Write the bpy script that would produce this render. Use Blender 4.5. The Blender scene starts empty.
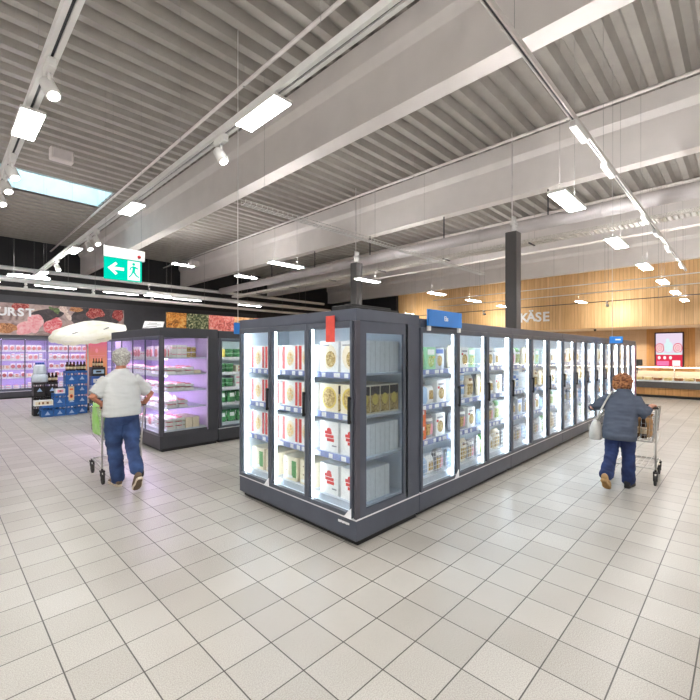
import bpy, bmesh, math, random
from mathutils import Vector, Matrix, Euler, noise
random.seed(7)
PI = math.pi
S = bpy.context.scene
C = S.collection
R = math.radians

# ------------------------------------------------------------------ camera
TH = R(44.29)                                  # heading of the view, measured from +X
EYE = 1.70
cam_d = bpy.data.cameras.new('camera'); cam = bpy.data.objects.new('camera', cam_d); C.objects.link(cam)
cam.location = (0, 0, EYE); cam.rotation_euler = (PI/2, 0, TH - PI/2)
cam_d.sensor_width = 36; cam_d.lens = 407/700*36; cam_d.shift_y = 3/700
cam_d.clip_start = .05; cam_d.clip_end = 200
S.camera = cam

# ------------------------------------------------------------------ materials
def nodes(name):
    m = bpy.data.materials.new(name); m.use_nodes = True
    nt = m.node_tree; nt.nodes.clear()
    out = nt.nodes.new('ShaderNodeOutputMaterial')
    return m, nt, out
def N(nt, t, **kw):
    n = nt.nodes.new(t)
    for k, v in kw.items(): setattr(n, k, v)
    return n
def rgba(c): return (c[0], c[1], c[2], 1)
def srgb(r, g, b):
    f = lambda v: ((v/255+.055)/1.055)**2.4 if v > 10 else v/255/12.92
    return (f(r), f(g), f(b))
def pbr(name, col, rough=.5, metal=0, var=.08, scale=14, bump=0, col2=None, spec=.5, trans=0, stretch=None, detail=3):
    m, nt, out = nodes(name)
    b = N(nt, 'ShaderNodeBsdfPrincipled')
    tc = N(nt, 'ShaderNodeTexCoord'); mp = N(nt, 'ShaderNodeMapping')
    if stretch: mp.inputs['Scale'].default_value = stretch
    nz = N(nt, 'ShaderNodeTexNoise'); nz.inputs['Scale'].default_value = scale; nz.inputs['Detail'].default_value = detail
    nt.links.new(tc.outputs['Object'], mp.inputs['Vector']); nt.links.new(mp.outputs[0], nz.inputs['Vector'])
    rp = N(nt, 'ShaderNodeValToRGB')
    c2 = col2 if col2 else tuple(max(0, c*(1-var)) for c in col)
    c1 = col if col2 else tuple(min(1, c*(1+var)) for c in col)
    rp.color_ramp.elements[0].position = .35; rp.color_ramp.elements[1].position = .65
    rp.color_ramp.elements[0].color = rgba(c2); rp.color_ramp.elements[1].color = rgba(c1)
    nt.links.new(nz.outputs['Fac'], rp.inputs['Fac']); nt.links.new(rp.outputs['Color'], b.inputs['Base Color'])
    b.inputs['Roughness'].default_value = rough; b.inputs['Metallic'].default_value = metal
    b.inputs['Specular IOR Level'].default_value = spec
    if trans: b.inputs['Transmission Weight'].default_value = trans
    if bump:
        bp = N(nt, 'ShaderNodeBump'); bp.inputs['Strength'].default_value = bump; bp.inputs['Distance'].default_value = .01
        nt.links.new(nz.outputs['Fac'], bp.inputs['Height']); nt.links.new(bp.outputs[0], b.inputs['Normal'])
    nt.links.new(b.outputs[0], out.inputs[0])
    return m
def emit(name, col, strength):
    m, nt, out = nodes(name)
    e = N(nt, 'ShaderNodeEmission'); e.inputs['Color'].default_value = rgba(col); e.inputs['Strength'].default_value = strength
    nt.links.new(e.outputs[0], out.inputs[0]); return m
def glass(name, tint=(.97, .985, .98), rough=0.0, haze=0.0, gain=1.0):
    m, nt, out = nodes(name)
    t = N(nt, 'ShaderNodeBsdfTransparent'); t.inputs['Color'].default_value = rgba(tint)
    g = N(nt, 'ShaderNodeBsdfGlossy'); g.inputs['Roughness'].default_value = rough
    fr = N(nt, 'ShaderNodeLayerWeight'); fr.inputs['Blend'].default_value = .5
    pw = N(nt, 'ShaderNodeMath', operation='POWER'); pw.inputs[1].default_value = 5
    mu = N(nt, 'ShaderNodeMath', operation='MULTIPLY_ADD'); mu.inputs[1].default_value = .9*gain; mu.inputs[2].default_value = .035*gain; mu.use_clamp = True
    nt.links.new(fr.outputs['Facing'], pw.inputs[0]); nt.links.new(pw.outputs[0], mu.inputs[0])
    mx = N(nt, 'ShaderNodeMixShader')
    nt.links.new(mu.outputs[0], mx.inputs[0]); nt.links.new(t.outputs[0], mx.inputs[1]); nt.links.new(g.outputs[0], mx.inputs[2])
    last = mx
    if haze:
        d = N(nt, 'ShaderNodeBsdfDiffuse'); d.inputs['Color'].default_value = (.9, .93, .95, 1)
        m2 = N(nt, 'ShaderNodeMixShader'); m2.inputs[0].default_value = haze
        nt.links.new(mx.outputs[0], m2.inputs[1]); nt.links.new(d.outputs[0], m2.inputs[2]); last = m2
    nt.links.new(last.outputs[0], out.inputs[0]); return m

def mat_floor():
    m, nt, out = nodes('granite_tiles')
    b = N(nt, 'ShaderNodeBsdfPrincipled'); tc = N(nt, 'ShaderNodeTexCoord')
    mp = N(nt, 'ShaderNodeMapping'); mp.inputs['Location'].default_value = (-.187, -.20, 0)
    nt.links.new(tc.outputs['Object'], mp.inputs['Vector'])
    br = N(nt, 'ShaderNodeTexBrick'); br.offset = 0; br.squash = 1
    for k, v in (('Scale', 1), ('Brick Width', .3), ('Row Height', .3), ('Mortar Size', .0042), ('Mortar Smooth', .3), ('Bias', 0)):
        br.inputs[k].default_value = v
    br.inputs['Color1'].default_value = rgba(srgb(204, 201, 194)); br.inputs['Color2'].default_value = rgba(srgb(188, 184, 176))
    br.inputs['Mortar'].default_value = rgba(srgb(84, 80, 76))
    nt.links.new(mp.outputs[0], br.inputs['Vector'])
    nz = N(nt, 'ShaderNodeTexNoise'); nz.inputs['Scale'].default_value = 160; nz.inputs['Detail'].default_value = 3
    nt.links.new(mp.outputs[0], nz.inputs['Vector'])
    rp = N(nt, 'ShaderNodeValToRGB'); rp.color_ramp.elements[0].position = .33; rp.color_ramp.elements[1].position = .62
    rp.color_ramp.elements[0].color = (.62, .60, .57, 1); rp.color_ramp.elements[1].color = (1, 1, 1, 1)
    nt.links.new(nz.outputs['Fac'], rp.inputs['Fac'])
    mx = N(nt, 'ShaderNodeMixRGB', blend_type='MULTIPLY'); mx.inputs[0].default_value = .8
    nt.links.new(br.outputs['Color'], mx.inputs[1]); nt.links.new(rp.outputs['Color'], mx.inputs[2])
    n2 = N(nt, 'ShaderNodeTexNoise'); n2.inputs['Scale'].default_value = .9; n2.inputs['Detail'].default_value = 3
    nt.links.new(mp.outputs[0], n2.inputs['Vector'])
    r2 = N(nt, 'ShaderNodeValToRGB'); r2.color_ramp.elements[0].color = (.86, .85, .84, 1); r2.color_ramp.elements[0].position = .3; r2.color_ramp.elements[1].position = .7
    nt.links.new(n2.outputs['Fac'], r2.inputs['Fac'])
    m2 = N(nt, 'ShaderNodeMixRGB', blend_type='MULTIPLY'); m2.inputs[0].default_value = 1
    nt.links.new(mx.outputs[0], m2.inputs[1]); nt.links.new(r2.outputs['Color'], m2.inputs[2])
    nt.links.new(m2.outputs[0], b.inputs['Base Color'])
    rr = N(nt, 'ShaderNodeMapRange'); rr.inputs['To Min'].default_value = .24; rr.inputs['To Max'].default_value = .42
    nt.links.new(nz.outputs['Fac'], rr.inputs['Value']); nt.links.new(rr.outputs[0], b.inputs['Roughness'])
    bp = N(nt, 'ShaderNodeBump'); bp.inputs['Strength'].default_value = .25; bp.inputs['Distance'].default_value = .003; bp.invert = True
    nt.links.new(br.outputs['Fac'], bp.inputs['Height']); nt.links.new(bp.outputs[0], b.inputs['Normal'])
    nt.links.new(b.outputs[0], out.inputs[0]); return m

def mat_planks(name, c1, c2, mortar, w, l, axis, grain=True, rough=.5):
    # vertical boards: the brick rows run along the height of the wall
    m, nt, out = nodes(name)
    b = N(nt, 'ShaderNodeBsdfPrincipled'); tc = N(nt, 'ShaderNodeTexCoord')
    sx = N(nt, 'ShaderNodeSeparateXYZ'); nt.links.new(tc.outputs['Object'], sx.inputs[0])
    cb = N(nt, 'ShaderNodeCombineXYZ')
    nt.links.new(sx.outputs['Z'], cb.inputs['X']); nt.links.new(sx.outputs[axis], cb.inputs['Y'])
    br = N(nt, 'ShaderNodeTexBrick'); br.offset = .37
    for k, v in (('Scale', 1), ('Brick Width', l), ('Row Height', w), ('Mortar Size', .004), ('Mortar Smooth', .2)):
        br.inputs[k].default_value = v
    br.inputs['Color1'].default_value = rgba(c1); br.inputs['Color2'].default_value = rgba(c2); br.inputs['Mortar'].default_value = rgba(mortar)
    nt.links.new(cb.outputs[0], br.inputs['Vector'])
    nz = N(nt, 'ShaderNodeTexNoise'); nz.inputs['Scale'].default_value = 9; nz.inputs['Detail'].default_value = 5
    mp = N(nt, 'ShaderNodeMapping'); mp.inputs['Scale'].default_value = (.12, 2.2, 1)
    nt.links.new(cb.outputs[0], mp.inputs[0]); nt.links.new(mp.outputs[0], nz.inputs['Vector'])
    rp = N(nt, 'ShaderNodeValToRGB'); rp.color_ramp.elements[0].position = .3; rp.color_ramp.elements[1].position = .7
    rp.color_ramp.elements[0].color = (.80, .76, .70, 1); rp.color_ramp.elements[1].color = (1, 1, 1, 1)
    nt.links.new(nz.outputs['Fac'], rp.inputs['Fac'])
    mx = N(nt, 'ShaderNodeMixRGB', blend_type='MULTIPLY'); mx.inputs[0].default_value = 1 if grain else .3
    nt.links.new(br.outputs['Color'], mx.inputs[1]); nt.links.new(rp.outputs['Color'], mx.inputs[2])
    nt.links.new(mx.outputs[0], b.inputs['Base Color']); b.inputs['Roughness'].default_value = rough
    nt.links.new(b.outputs[0], out.inputs[0]); return m

def marble(name, cols, scale=6, rough=.6, dist=1.5):
    m, nt, out = nodes(name)
    b = N(nt, 'ShaderNodeBsdfPrincipled'); tc = N(nt, 'ShaderNodeTexCoord')
    nz = N(nt, 'ShaderNodeTexNoise'); nz.inputs['Scale'].default_value = scale; nz.inputs['Detail'].default_value = 5; nz.inputs['Distortion'].default_value = dist
    nt.links.new(tc.outputs['Object'], nz.inputs['Vector'])
    rp = N(nt, 'ShaderNodeValToRGB'); e = rp.color_ramp.elements
    while len(e) < len(cols): e.new(.5)
    for i, c in enumerate(cols):
        e[i].position = .3 + .4*i/(len(cols)-1); e[i].color = rgba(c)
    nt.links.new(nz.outputs['Fac'], rp.inputs['Fac']); nt.links.new(rp.outputs['Color'], b.inputs['Base Color'])
    b.inputs['Roughness'].default_value = rough
    nt.links.new(b.outputs[0], out.inputs[0]); return m

M = {}
M['floor'] = mat_floor()
M['deck'] = pbr('deck_steel', srgb(158, 153, 146), .45, .15, .05, 3)
M['beam'] = pbr('beam_paint', srgb(226, 220, 217), .6, 0, .03, 2)
M['white'] = pbr('white_paint', srgb(236, 235, 233), .4, 0, .02, 6)
M['duct'] = pbr('galvanised_steel', srgb(214, 208, 208), .45, .15, .10, 5, stretch=(1, .2, 1))
M['tray'] = pbr('perforated_tray', srgb(240, 236, 228), .5, 0, .1, 90, col2=srgb(186, 180, 172))
M['black_wall'] = mat_planks('black_cladding', srgb(38, 38, 42), srgb(30, 30, 34), srgb(18, 18, 20), .30, 8, 'X', False, .6)
M['charcoal'] = pbr('charcoal_paint', srgb(62, 63, 69), .55, 0, .06, 4)
M['black'] = pbr('black_plastic', srgb(26, 26, 28), .45, 0, .1, 20)
M['anthracite'] = pbr('anthracite_metal', srgb(86, 91, 104), .36, .25, .05, 6)
M['frame'] = pbr('door_frame_metal', srgb(92, 97, 108), .30, .35, .05, 8)
M['corner'] = pbr('corner_post_metal', srgb(88, 86, 95), .35, .3, .05, 8)
M['column'] = pbr('column_cladding', srgb(92, 90, 90), .5, .1, .04, 3)
M['trim'] = pbr('bright_trim', srgb(235, 236, 240), .3, .2, .04, 30)
M['liner'] = pbr('cold_liner', srgb(222, 229, 236), .4, 0, .03, 5)
M['liner_violet'] = pbr('violet_liner', srgb(176, 166, 206), .45, 0, .03, 5)
M['liner_pink'] = pbr('lavender_liner', srgb(216, 200, 232), .45, 0, .03, 5)
M['shelf'] = pbr('shelf_steel', srgb(205, 212, 222), .35, .2, .05, 12)
M['shelf_dark'] = pbr('dark_shelf_steel', srgb(88, 88, 98), .4, .2, .05, 12)
M['rail'] = pbr('price_rail', srgb(138, 152, 205), .35, 0, .08, 30)
M['rail_white'] = pbr('white_price_rail', srgb(238, 236, 244), .35, 0, .05, 30)
M['tag'] = pbr('price_tag_paper', srgb(246, 247, 250), .5, 0, .03, 50)
M['wire'] = pbr('wire_basket_steel', srgb(226, 228, 232), .3, .5, .05, 40)
M['chrome'] = pbr('chrome_wire', srgb(205, 205, 205), .22, .9, .06, 30)
M['rubber'] = pbr('rubber', srgb(52, 50, 50), .7, 0, .15, 40)
M['glass'] = glass('door_glass', gain=.9)
M['glass_end'] = glass('end_glass', tint=(.80, .84, .87), gain=1.5)
M['glass_pink'] = glass('case_glass', gain=.9)
M['led'] = emit('led_panel', (1, .985, .97), 48)
M['led_track'] = emit('track_panel_led', (1, .985, .97), 44)
M['added_uplight_glow'] = emit('added_uplight', (1, .98, .965), 118)  # glow for unseen strips added to brighten the beams and deck
M['led_cold'] = emit('freezer_led', (.78, .89, 1), 13)
M['led_pink'] = emit('meat_case_led', (.84, .64, 1), 28)
M['led_violet'] = emit('wall_case_led', (.80, .60, 1), 24)
M['led_green'] = emit('salad_case_led', (.85, 1, .98), 11)
M['wood'] = mat_planks('bulkhead_boards', srgb(234, 196, 146), srgb(222, 180, 128), srgb(170, 128, 84), .13, 2.6, 'Y')
M['wood_panel'] = mat_planks('oak_panel', srgb(208, 158, 98), srgb(198, 146, 88), srgb(150, 105, 60), .22, 3, 'Y')
M['beige'] = mat_planks('beige_tiles', srgb(206, 178, 146), srgb(200, 170, 138), srgb(180, 150, 118), .6, .45, 'Y', False, .45)
M['pale_wall'] = pbr('pale_wall', srgb(205, 203, 200), .7, 0, .03, 1)
M['soffit'] = pbr('soffit', srgb(232, 214, 190), .6, 0, .03, 2)

# ------------------------------------------------------------------ mesh builder
class MB:
    def __init__(s): s.v = []; s.f = []; s.m = []; s.sm = []
    def add(s, vs, fs, m=0, smooth=False):
        o = len(s.v); s.v += [tuple(v) for v in vs]
        for f in fs: s.f.append([i+o for i in f]); s.m.append(m); s.sm.append(smooth)
        return s
    def box(s, x0, y0, z0, x1, y1, z1, m=0):
        return s.add([(x0,y0,z0),(x1,y0,z0),(x1,y1,z0),(x0,y1,z0),(x0,y0,z1),(x1,y0,z1),(x1,y1,z1),(x0,y1,z1)],
              [(3,2,1,0),(4,5,6,7),(0,1,5,4),(1,2,6,5),(2,3,7,6),(3,0,4,7)], m)
    def quad(s, a, b, c, d, m=0): return s.add([a,b,c,d], [(0,1,2,3)], m)
    def ring_tube(s, pts, rads, seg=8, m=0, closed=False, smooth=True):
        P = [Vector(p) for p in pts]; n = len(P)
        if not hasattr(rads, '__len__'): rads = [rads]*n
        vs = []; prev = None
        for i in range(n):
            if closed: t = P[(i+1) % n]-P[i-1]
            else: t = P[min(i+1, n-1)]-P[max(i-1, 0)]
            if t.length < 1e-9: t = Vector((0, 0, 1))
            t.normalize()
            if prev is None:
                a = Vector((0, 0, 1)) if abs(t.z) < .9 else Vector((1, 0, 0))
                u = t.cross(a).normalized()
            else:
                u = prev - t*prev.dot(t)
                if u.length < 1e-6: u = t.orthogonal()
                u.normalize()
            prev = u; w = t.cross(u)
            for k in range(seg):
                an = 2*PI*k/seg
                vs.append(P[i] + (u*math.cos(an)+w*math.sin(an))*rads[i])
        fs = []
        rng = n if closed else n-1
        for i in range(rng):
            j = (i+1) % n
            for k in range(seg):
                k2 = (k+1) % seg
                fs.append((i*seg+k, i*seg+k2, j*seg+k2, j*seg+k))
        if not closed:
            fs.append(tuple(range(seg-1, -1, -1))); fs.append(tuple(range((n-1)*seg, n*seg)))
        return s.add(vs, fs, m, smooth)
    def cyl(s, p0, p1, r, seg=12, m=0, r1=None): return s.ring_tube([p0, p1], [r, r if r1 is None else r1], seg, m)
    def bar(s, p0, p1, r, m=0): return s.ring_tube([p0, p1], [r, r], 4, m, smooth=False)
    def lathe(s, prof, seg=16, m=0, c=(0,0,0), smooth=True):
        vs = []
        for r, z in prof:
            for k in range(seg):
                a = 2*PI*k/seg; vs.append((c[0]+r*math.cos(a), c[1]+r*math.sin(a), c[2]+z))
        fs = []
        for i in range(len(prof)-1):
            for k in range(seg):
                k2 = (k+1) % seg; fs.append((i*seg+k, i*seg+k2, (i+1)*seg+k2, (i+1)*seg+k))
        fs.append(tuple(range(seg-1, -1, -1))); fs.append(tuple(range((len(prof)-1)*seg, len(prof)*seg)))
        return s.add(vs, fs, m, smooth)
    def ell(s, c, r, seg=14, rings=9, m=0, rot=None):
        vs = []; fs = []
        for i in range(rings+1):
            t = PI*i/rings
            for k in range(seg):
                a = 2*PI*k/seg
                v = Vector((r[0]*math.sin(t)*math.cos(a), r[1]*math.sin(t)*math.sin(a), r[2]*math.cos(t)))
                if rot: v = Euler(rot).to_matrix() @ v
                vs.append(v+Vector(c))
        for i in range(rings):
            for k in range(seg):
                k2 = (k+1) % seg; fs.append((i*seg+k, (i+1)*seg+k, (i+1)*seg+k2, i*seg+k2))
        return s.add(vs, fs, m, True)
    def prism(s, pts, fn, t0, t1, m=0):
        n = len(pts)
        vs = [fn(a, b, t0) for a, b in pts]+[fn(a, b, t1) for a, b in pts]
        fs = [tuple(range(n)), tuple(range(2*n-1, n-1, -1))]+[(i, i+n, (i+1) % n+n, (i+1) % n) for i in range(n)]
        return s.add(vs, fs, m)
    def mesh(s, name, mats, bevel=0, merge=False, fix=True):
        me = bpy.data.meshes.new(name); me.from_pydata(s.v, [], s.f)
        for x in mats: me.materials.append(M[x] if isinstance(x, str) else x)
        for p, mi, sm in zip(me.polygons, s.m, s.sm): p.material_index = mi; p.use_smooth = sm
        bm = bmesh.new(); bm.from_mesh(me)
        if merge: bmesh.ops.remove_doubles(bm, verts=bm.verts, dist=1e-5)
        if fix: bmesh.ops.recalc_face_normals(bm, faces=bm.faces)
        if bevel:
            es = [e for e in bm.edges if len(e.link_faces) == 2 and e.calc_face_angle(0) > .6]
            bmesh.ops.bevel(bm, geom=es, offset=bevel, segments=1, affect='EDGES', clamp_overlap=True)
        bm.to_mesh(me); bm.free(); me.update()
        return me
    def obj(s, name, mats, parent=None, bevel=0, merge=False, fix=True, loc=None):
        if isinstance(mats, str) or not isinstance(mats, (list, tuple)): mats = [mats]
        o = bpy.data.objects.new(name, s.mesh(name, mats, bevel, merge, fix)); C.objects.link(o)
        if parent: o.parent = parent
        if loc: o.location = loc
        return o

def tag(o, label=None, cat=None, group=None, kind=None):
    if label: o['label'] = label
    if cat: o['category'] = cat
    if group: o['group'] = group
    if kind: o['kind'] = kind
    return o
def thing(name, label, cat, loc=(0,0,0), rz=0, group=None):
    o = bpy.data.objects.new(name, None); C.objects.link(o); o.empty_display_size = .1
    o.location = loc; o.rotation_euler = (0, 0, rz)
    return tag(o, label, cat, group)
def struct(o, label, cat): return tag(o, label, cat, None, 'structure')
KIDS = {}
def children(o): return list(o.children)
def copy_tree(o, parent=None):
    c = o.copy(); C.objects.link(c)
    if parent: c.parent = parent
    for ch in children(o): copy_tree(ch, c)
    return c
FIRST = {}
def spawn(kind, maker, loc, rz, label, group=None, cat=None, tilt=None):
    if kind not in FIRST: o = maker(); FIRST[kind] = o
    else: o = copy_tree(FIRST[kind])
    o.location = loc; o.rotation_euler = tilt if tilt else (0, 0, rz)
    for k in ('group',):
        if k in o: del o[k]
    return tag(o, label, cat, group)
def text_mesh(name, txt, size, depth, mat, offset=0.0, parent=None):
    cu = bpy.data.curves.new('t', 'FONT'); cu.body = txt; cu.size = size; cu.extrude = depth; cu.offset = offset
    cu.align_x = 'CENTER'; cu.align_y = 'CENTER'; cu.resolution_u = 4
    t = bpy.data.objects.new('t', cu); C.objects.link(t)
    dg = bpy.context.evaluated_depsgraph_get(); dg.update()
    me = bpy.data.meshes.new_from_object(t.evaluated_get(dg)); me.name = name
    bpy.data.objects.remove(t); bpy.data.curves.remove(cu)
    me.materials.clear(); me.materials.append(M[mat] if isinstance(mat, str) else mat)
    o = bpy.data.objects.new(name, me); C.objects.link(o)
    if parent: o.parent = parent
    return o
def ray(px, py):
    u = (px-350)/407; w = (353-py)/407
    return Vector((math.cos(TH)+math.sin(TH)*u, math.sin(TH)-math.cos(TH)*u, w))
def onX(px, py, X): d = ray(px, py); t = X/d.x; return Vector((X, d.y*t, EYE+d.z*t))
def onY(px, py, Y): d = ray(px, py); t = Y/d.y; return Vector((d.x*t, Y, EYE+d.z*t))

# ------------------------------------------------------------------ the hall
XW, YW, DECK = 19.8, 21.0, 6.30
X0, Y0 = -8.0, -9.0
XB = 22.2
floor = MB().box(X0-.2, Y0-.2, -.2, XB+.3, YW+.3, 0).obj('floor', 'floor')
struct(floor, 'speckled pale grey granite tile floor with dark joints', 'floor')

# corrugated deck, ribs along X, with the skylight opening left free
SKX0, SKX1, SKY0, SKY1 = .9, 3.6, 13.1, 14.56
mb = MB(); pitch = .36; y = Y0
while y < YW:
    segs = [(X0, XW+.4)]
    if y+pitch > SKY0 and y < SKY1: segs = [(X0, SKX0), (SKX1, XW+.4)]
    prof = [(0, 0), (.13, 0), (.19, .13), (.30, .13), (.36, 0)]
    for a, b in segs:
        vs = [(a, y+p, DECK+q) for p, q in prof]+[(b, y+p, DECK+q) for p, q in prof]
        mb.add(vs, [(i, i+1, i+6, i+5) for i in range(4)])
    y += pitch
deck = mb.obj('ceiling', 'deck', merge=True); struct(deck, 'grey corrugated steel roof deck above white beams', 'ceiling')
roof = MB().box(X0-.3, Y0-.3, DECK+.5, SKX0-.06, YW+.4, DECK+.6).box(SKX1+.06, Y0-.3, DECK+.5, XB+.4, YW+.4, DECK+.6)
roof.box(SKX0-.06, Y0-.3, DECK+.5, SKX1+.06, SKY0-.06, DECK+.6).box(SKX0-.06, SKY1+.06, DECK+.5, SKX1+.06, YW+.4, DECK+.6)
struct(roof.obj('trim_roof', 'pale_wall'), 'flat roof skin above the corrugated deck', 'roof')
M['curb'] = pbr('skylight_curb', srgb(214, 232, 236), .5, 0, .04, 4)
sk = thing('window_1', 'long skylight with pale blue daylight in the roof deck', 'skylight', (0, 0, DECK)); sk['kind'] = 'structure'
c = MB().box(SKX0-.06, SKY0-.06, 0, SKX1+.06, SKY0, .75).box(SKX0-.06, SKY1, 0, SKX1+.06, SKY1+.06, .75)
c.box(SKX0-.06, SKY0, 0, SKX0, SKY1, .75).box(SKX1, SKY0, 0, SKX1+.06, SKY1, .75).obj('curb', 'curb', sk)
fr = MB()
for i in range(6):
    x = SKX0+(SKX1-SKX0)*i/5; fr.box(x-.02, SKY0, .68, x+.02, SKY1, .74)
fr.box(SKX0, (SKY0+SKY1)/2-.02, .69, SKX1, (SKY0+SKY1)/2+.02, .73).obj('glazing_bars', 'charcoal', sk)
MB().box(SKX0, SKY0, .74, SKX1, SKY1, .75).obj('pane', glass('sky_glass', (.95, .99, 1)), sk)

# beams along Y
def beam(X, name='ceiling_beam', y1=YW-.05):
    pr = [(0, 5.15), (.28, 5.15), (.28, 5.86), (.36, 5.98), (.36, 6.30), (-.08, 6.30), (-.08, 5.98), (0, 5.86)]
    return MB().prism([(X+a, b) for a, b in pr], lambda a, b, t: (a, t, b), Y0+.05, y1).obj(name, 'beam')
names = ['white roof beam nearest the camera, crossing above the exit sign', 'white roof beam crossing above the two charcoal columns',
         'white roof beam just behind the round air duct', 'white roof beam meeting the top of the wooden bulkhead']
for X, l in zip((4.52, 8.92, 14.25, 19.25), names): struct(beam(X), l, 'beam')
struct(beam(-1.4), 'white roof beam passing over the camera position', 'beam')
struct(beam(-6), 'white roof beam behind the camera position', 'beam')

# walls
o = MB().box(X0, YW, 0, XW, YW+.2, DECK+.5).obj('wall_left', 'black_wall'); struct(o, 'black clad wall behind the chilled wall cases', 'wall')
o = MB().box(X0, YW-.06, 2.36, 13.5, YW-.001, 4.0).obj('trim_1', 'charcoal'); struct(o, 'charcoal fascia band on the black wall above the cases', 'fascia')
o = MB().box(XW-.2, 15.2, 0, XW, YW, DECK+.5).obj('wall_far', pbr('black_far_wall', srgb(34, 34, 38), .6)); struct(o, 'black end wall beside the wooden bulkhead', 'wall')
o = MB().box(XW, Y0, 2.76, XW+.2, 15.2, 5.6).obj('wall_front', 'wood'); struct(o, 'vertical oak boards of the bulkhead above the cheese counter', 'wall')
o = MB().box(XW, Y0, 5.6, XW+.2, 15.2, DECK+.5).obj('wall_front_top', 'pale_wall'); struct(o, 'pale wall strip above the oak bulkhead', 'wall')
o = MB().box(XW+.2, Y0, 2.76, XB, 15.2, 2.82).obj('ceiling_soffit', 'soffit'); struct(o, 'pale lit soffit under the oak bulkhead', 'ceiling')
o = MB().box(XB, Y0, 0, XB+.2, 15.4, 2.82).obj('wall_counter', 'beige'); struct(o, 'beige tiled wall behind the cheese counter', 'wall')
o = MB().box(XB-.03, 1.55, 0, XB-.001, 3.20, 2.76).obj('trim_2', 'wood_panel'); struct(o, 'oak panel on the beige wall framing the red advert screen', 'panel')
o = MB().box(XW, 15.2, 0, XB, 15.4, 2.82).obj('wall_recess', 'beige'); struct(o, 'end wall of the counter recess', 'wall')
o = MB().box(X0, Y0-.2, 0, XB+.2, Y0, DECK+.5).obj('wall_right', 'pale_wall'); struct(o, 'pale wall on the right, outside the view', 'wall')
o = MB().box(X0-.2, Y0, 0, X0, YW, DECK+.5).obj('wall_back', 'pale_wall'); struct(o, 'pale wall behind the camera position', 'wall')

# columns
def column(x, y, w, label, top):
    t = thing('column', label, 'column', (x, y, 0)); t['kind'] = 'structure'
    MB().box(-w/2, -w/2, 0, w/2, w/2, top).obj('cladding', 'column', t, bevel=.008)
    p = MB()
    for dx, r in ((-.06, .028), (0, .035), (.065, .022)): p.cyl((dx, -.02, top), (dx, -.02, top+.32), r, 10)
    p.box(-.09, -.06, top+.14, .09, .03, top+.2)
    p.obj('service_pipes', 'white', t)
    MB().cyl((0, .02, top), (0, .02, DECK), .012, 8).obj('suspension_rod', 'duct', t)
    return t
column(8.42, 3.48, .235, 'tall charcoal column rising behind the long freezer row', 4.2)
column(8.25, 7.80, .24, 'charcoal column rising behind the three-door freezer', 4.2)

# ------------------------------------------------------------------ ceiling services
M['steel_wire'] = pbr('steel_wire', srgb(150, 148, 146), .4, .3, .05, 30)
def wires(parent, pts, z0, z1=DECK, r=.0018, nm='suspension_wire'):
    for x, y in pts: MB().cyl((x, y, z0), (x, y, z1), r, 5).obj(nm, 'steel_wire', parent)
d = thing('air_duct', 'round grey air duct running under the deck beside the column tops', 'duct', (9.05, 0, 4.47))
MB().cyl((0, Y0+.3, 0), (0, 16.9, 0), .135, 20).obj('pipe', 'duct', d)
y = -.5
while y < 16.5:
    MB().cyl((0, y-.012, 0), (0, y+.012, 0), .148, 20).obj('joint_band', 'duct', d)
    MB().box(-.012, y+.988, .13, .012, y+1.012, 5.15-4.47).obj('hanger', 'charcoal', d); y += 2.5
tr = thing('cable_tray', 'perforated white cable tray hanging below the round air duct', 'cable tray', (9.5, 0, 4.18))
mb = MB(); y = Y0+.3
while y < 16.5:
    mb.box(-.15, y, 0, .15, y+.055, .012); y += .085
mb.box(-.16, Y0+.3, 0, -.15, 16.5, .08).box(.15, Y0+.3, 0, .16, 16.5, .08).obj('tray', 'tray', tr)
y = -.9
while y < 16.5:
    MB().box(-.17, y-.015, -.02, .17, y+.015, 0).obj('bracket', 'charcoal', tr); wires(tr, [(-.165, y), (.165, y)], -.02, DECK-4.18); y += 2.2
# lighter tray crossing towards the wooden bulkhead
tr = thing('cable_tray', 'narrow white wire tray crossing under the beam above the freezers', 'cable tray', (0, 5.52, 3.98))
mb = MB()
for yy in (-.06, -.02, .02, .06): mb.bar((3.32, yy, 0), (11.2, yy, 0), .006)
x = 3.32
while x < 11.2: mb.bar((x, -.06, 0), (x, .06, 0), .006).bar((x, -.06, 0), (x, -.06, .05), .005).bar((x, .06, 0), (x, .06, .05), .005); x += .1
for yy in (-.06, .06): mb.bar((3.32, yy, .05), (11.2, yy, .05), .006)
mb.obj('wire_mesh', 'white', tr)
wires(tr, [(x, 0) for x in (3.7, 6.4, 8.2, 10.6)], 0, DECK-3.98)

def pipe(name, label, p0, p1, r, mat='beam', hang=True, cat='pipe'):
    t = thing(name, label, cat, p0)
    v = Vector(p1)-Vector(p0)
    MB().cyl((0, 0, 0), v, r, 10).obj('tube', mat, t)
    n = max(2, int(v.length/3.2))
    for i in range(n):
        q = v*((i+.5)/n)
        MB().cyl(q, (q.x, q.y, DECK-p0[2]), .004, 5).box(q.x-.012, q.y-.012, -r-.006, q.x+.012, q.y+.012, r+.006).obj('hanger', 'steel_wire', t)
    return t
pipe('sprinkler_pipe', 'thin white sprinkler pipe under the deck left of the nearest beam', (3.40, -6, 5.9), (3.40, 20.6, 5.9), .028)
pipe('sprinkler_pipe', 'thin white sprinkler pipe under the deck between the first two beams', (7.95, -6, 5.9), (7.95, 20.6, 5.9), .028)
pipe('sprinkler_pipe', 'thin white sprinkler pipe under the deck beyond the round duct', (12.85, -6, 5.9), (12.85, 20.6, 5.9), .028)
pipe('sprinkler_pipe', 'thin white sprinkler pipe under the last deck bay before the bulkhead', (17.2, -6, 5.85), (17.2, 20.6, 5.85), .028)
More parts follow.
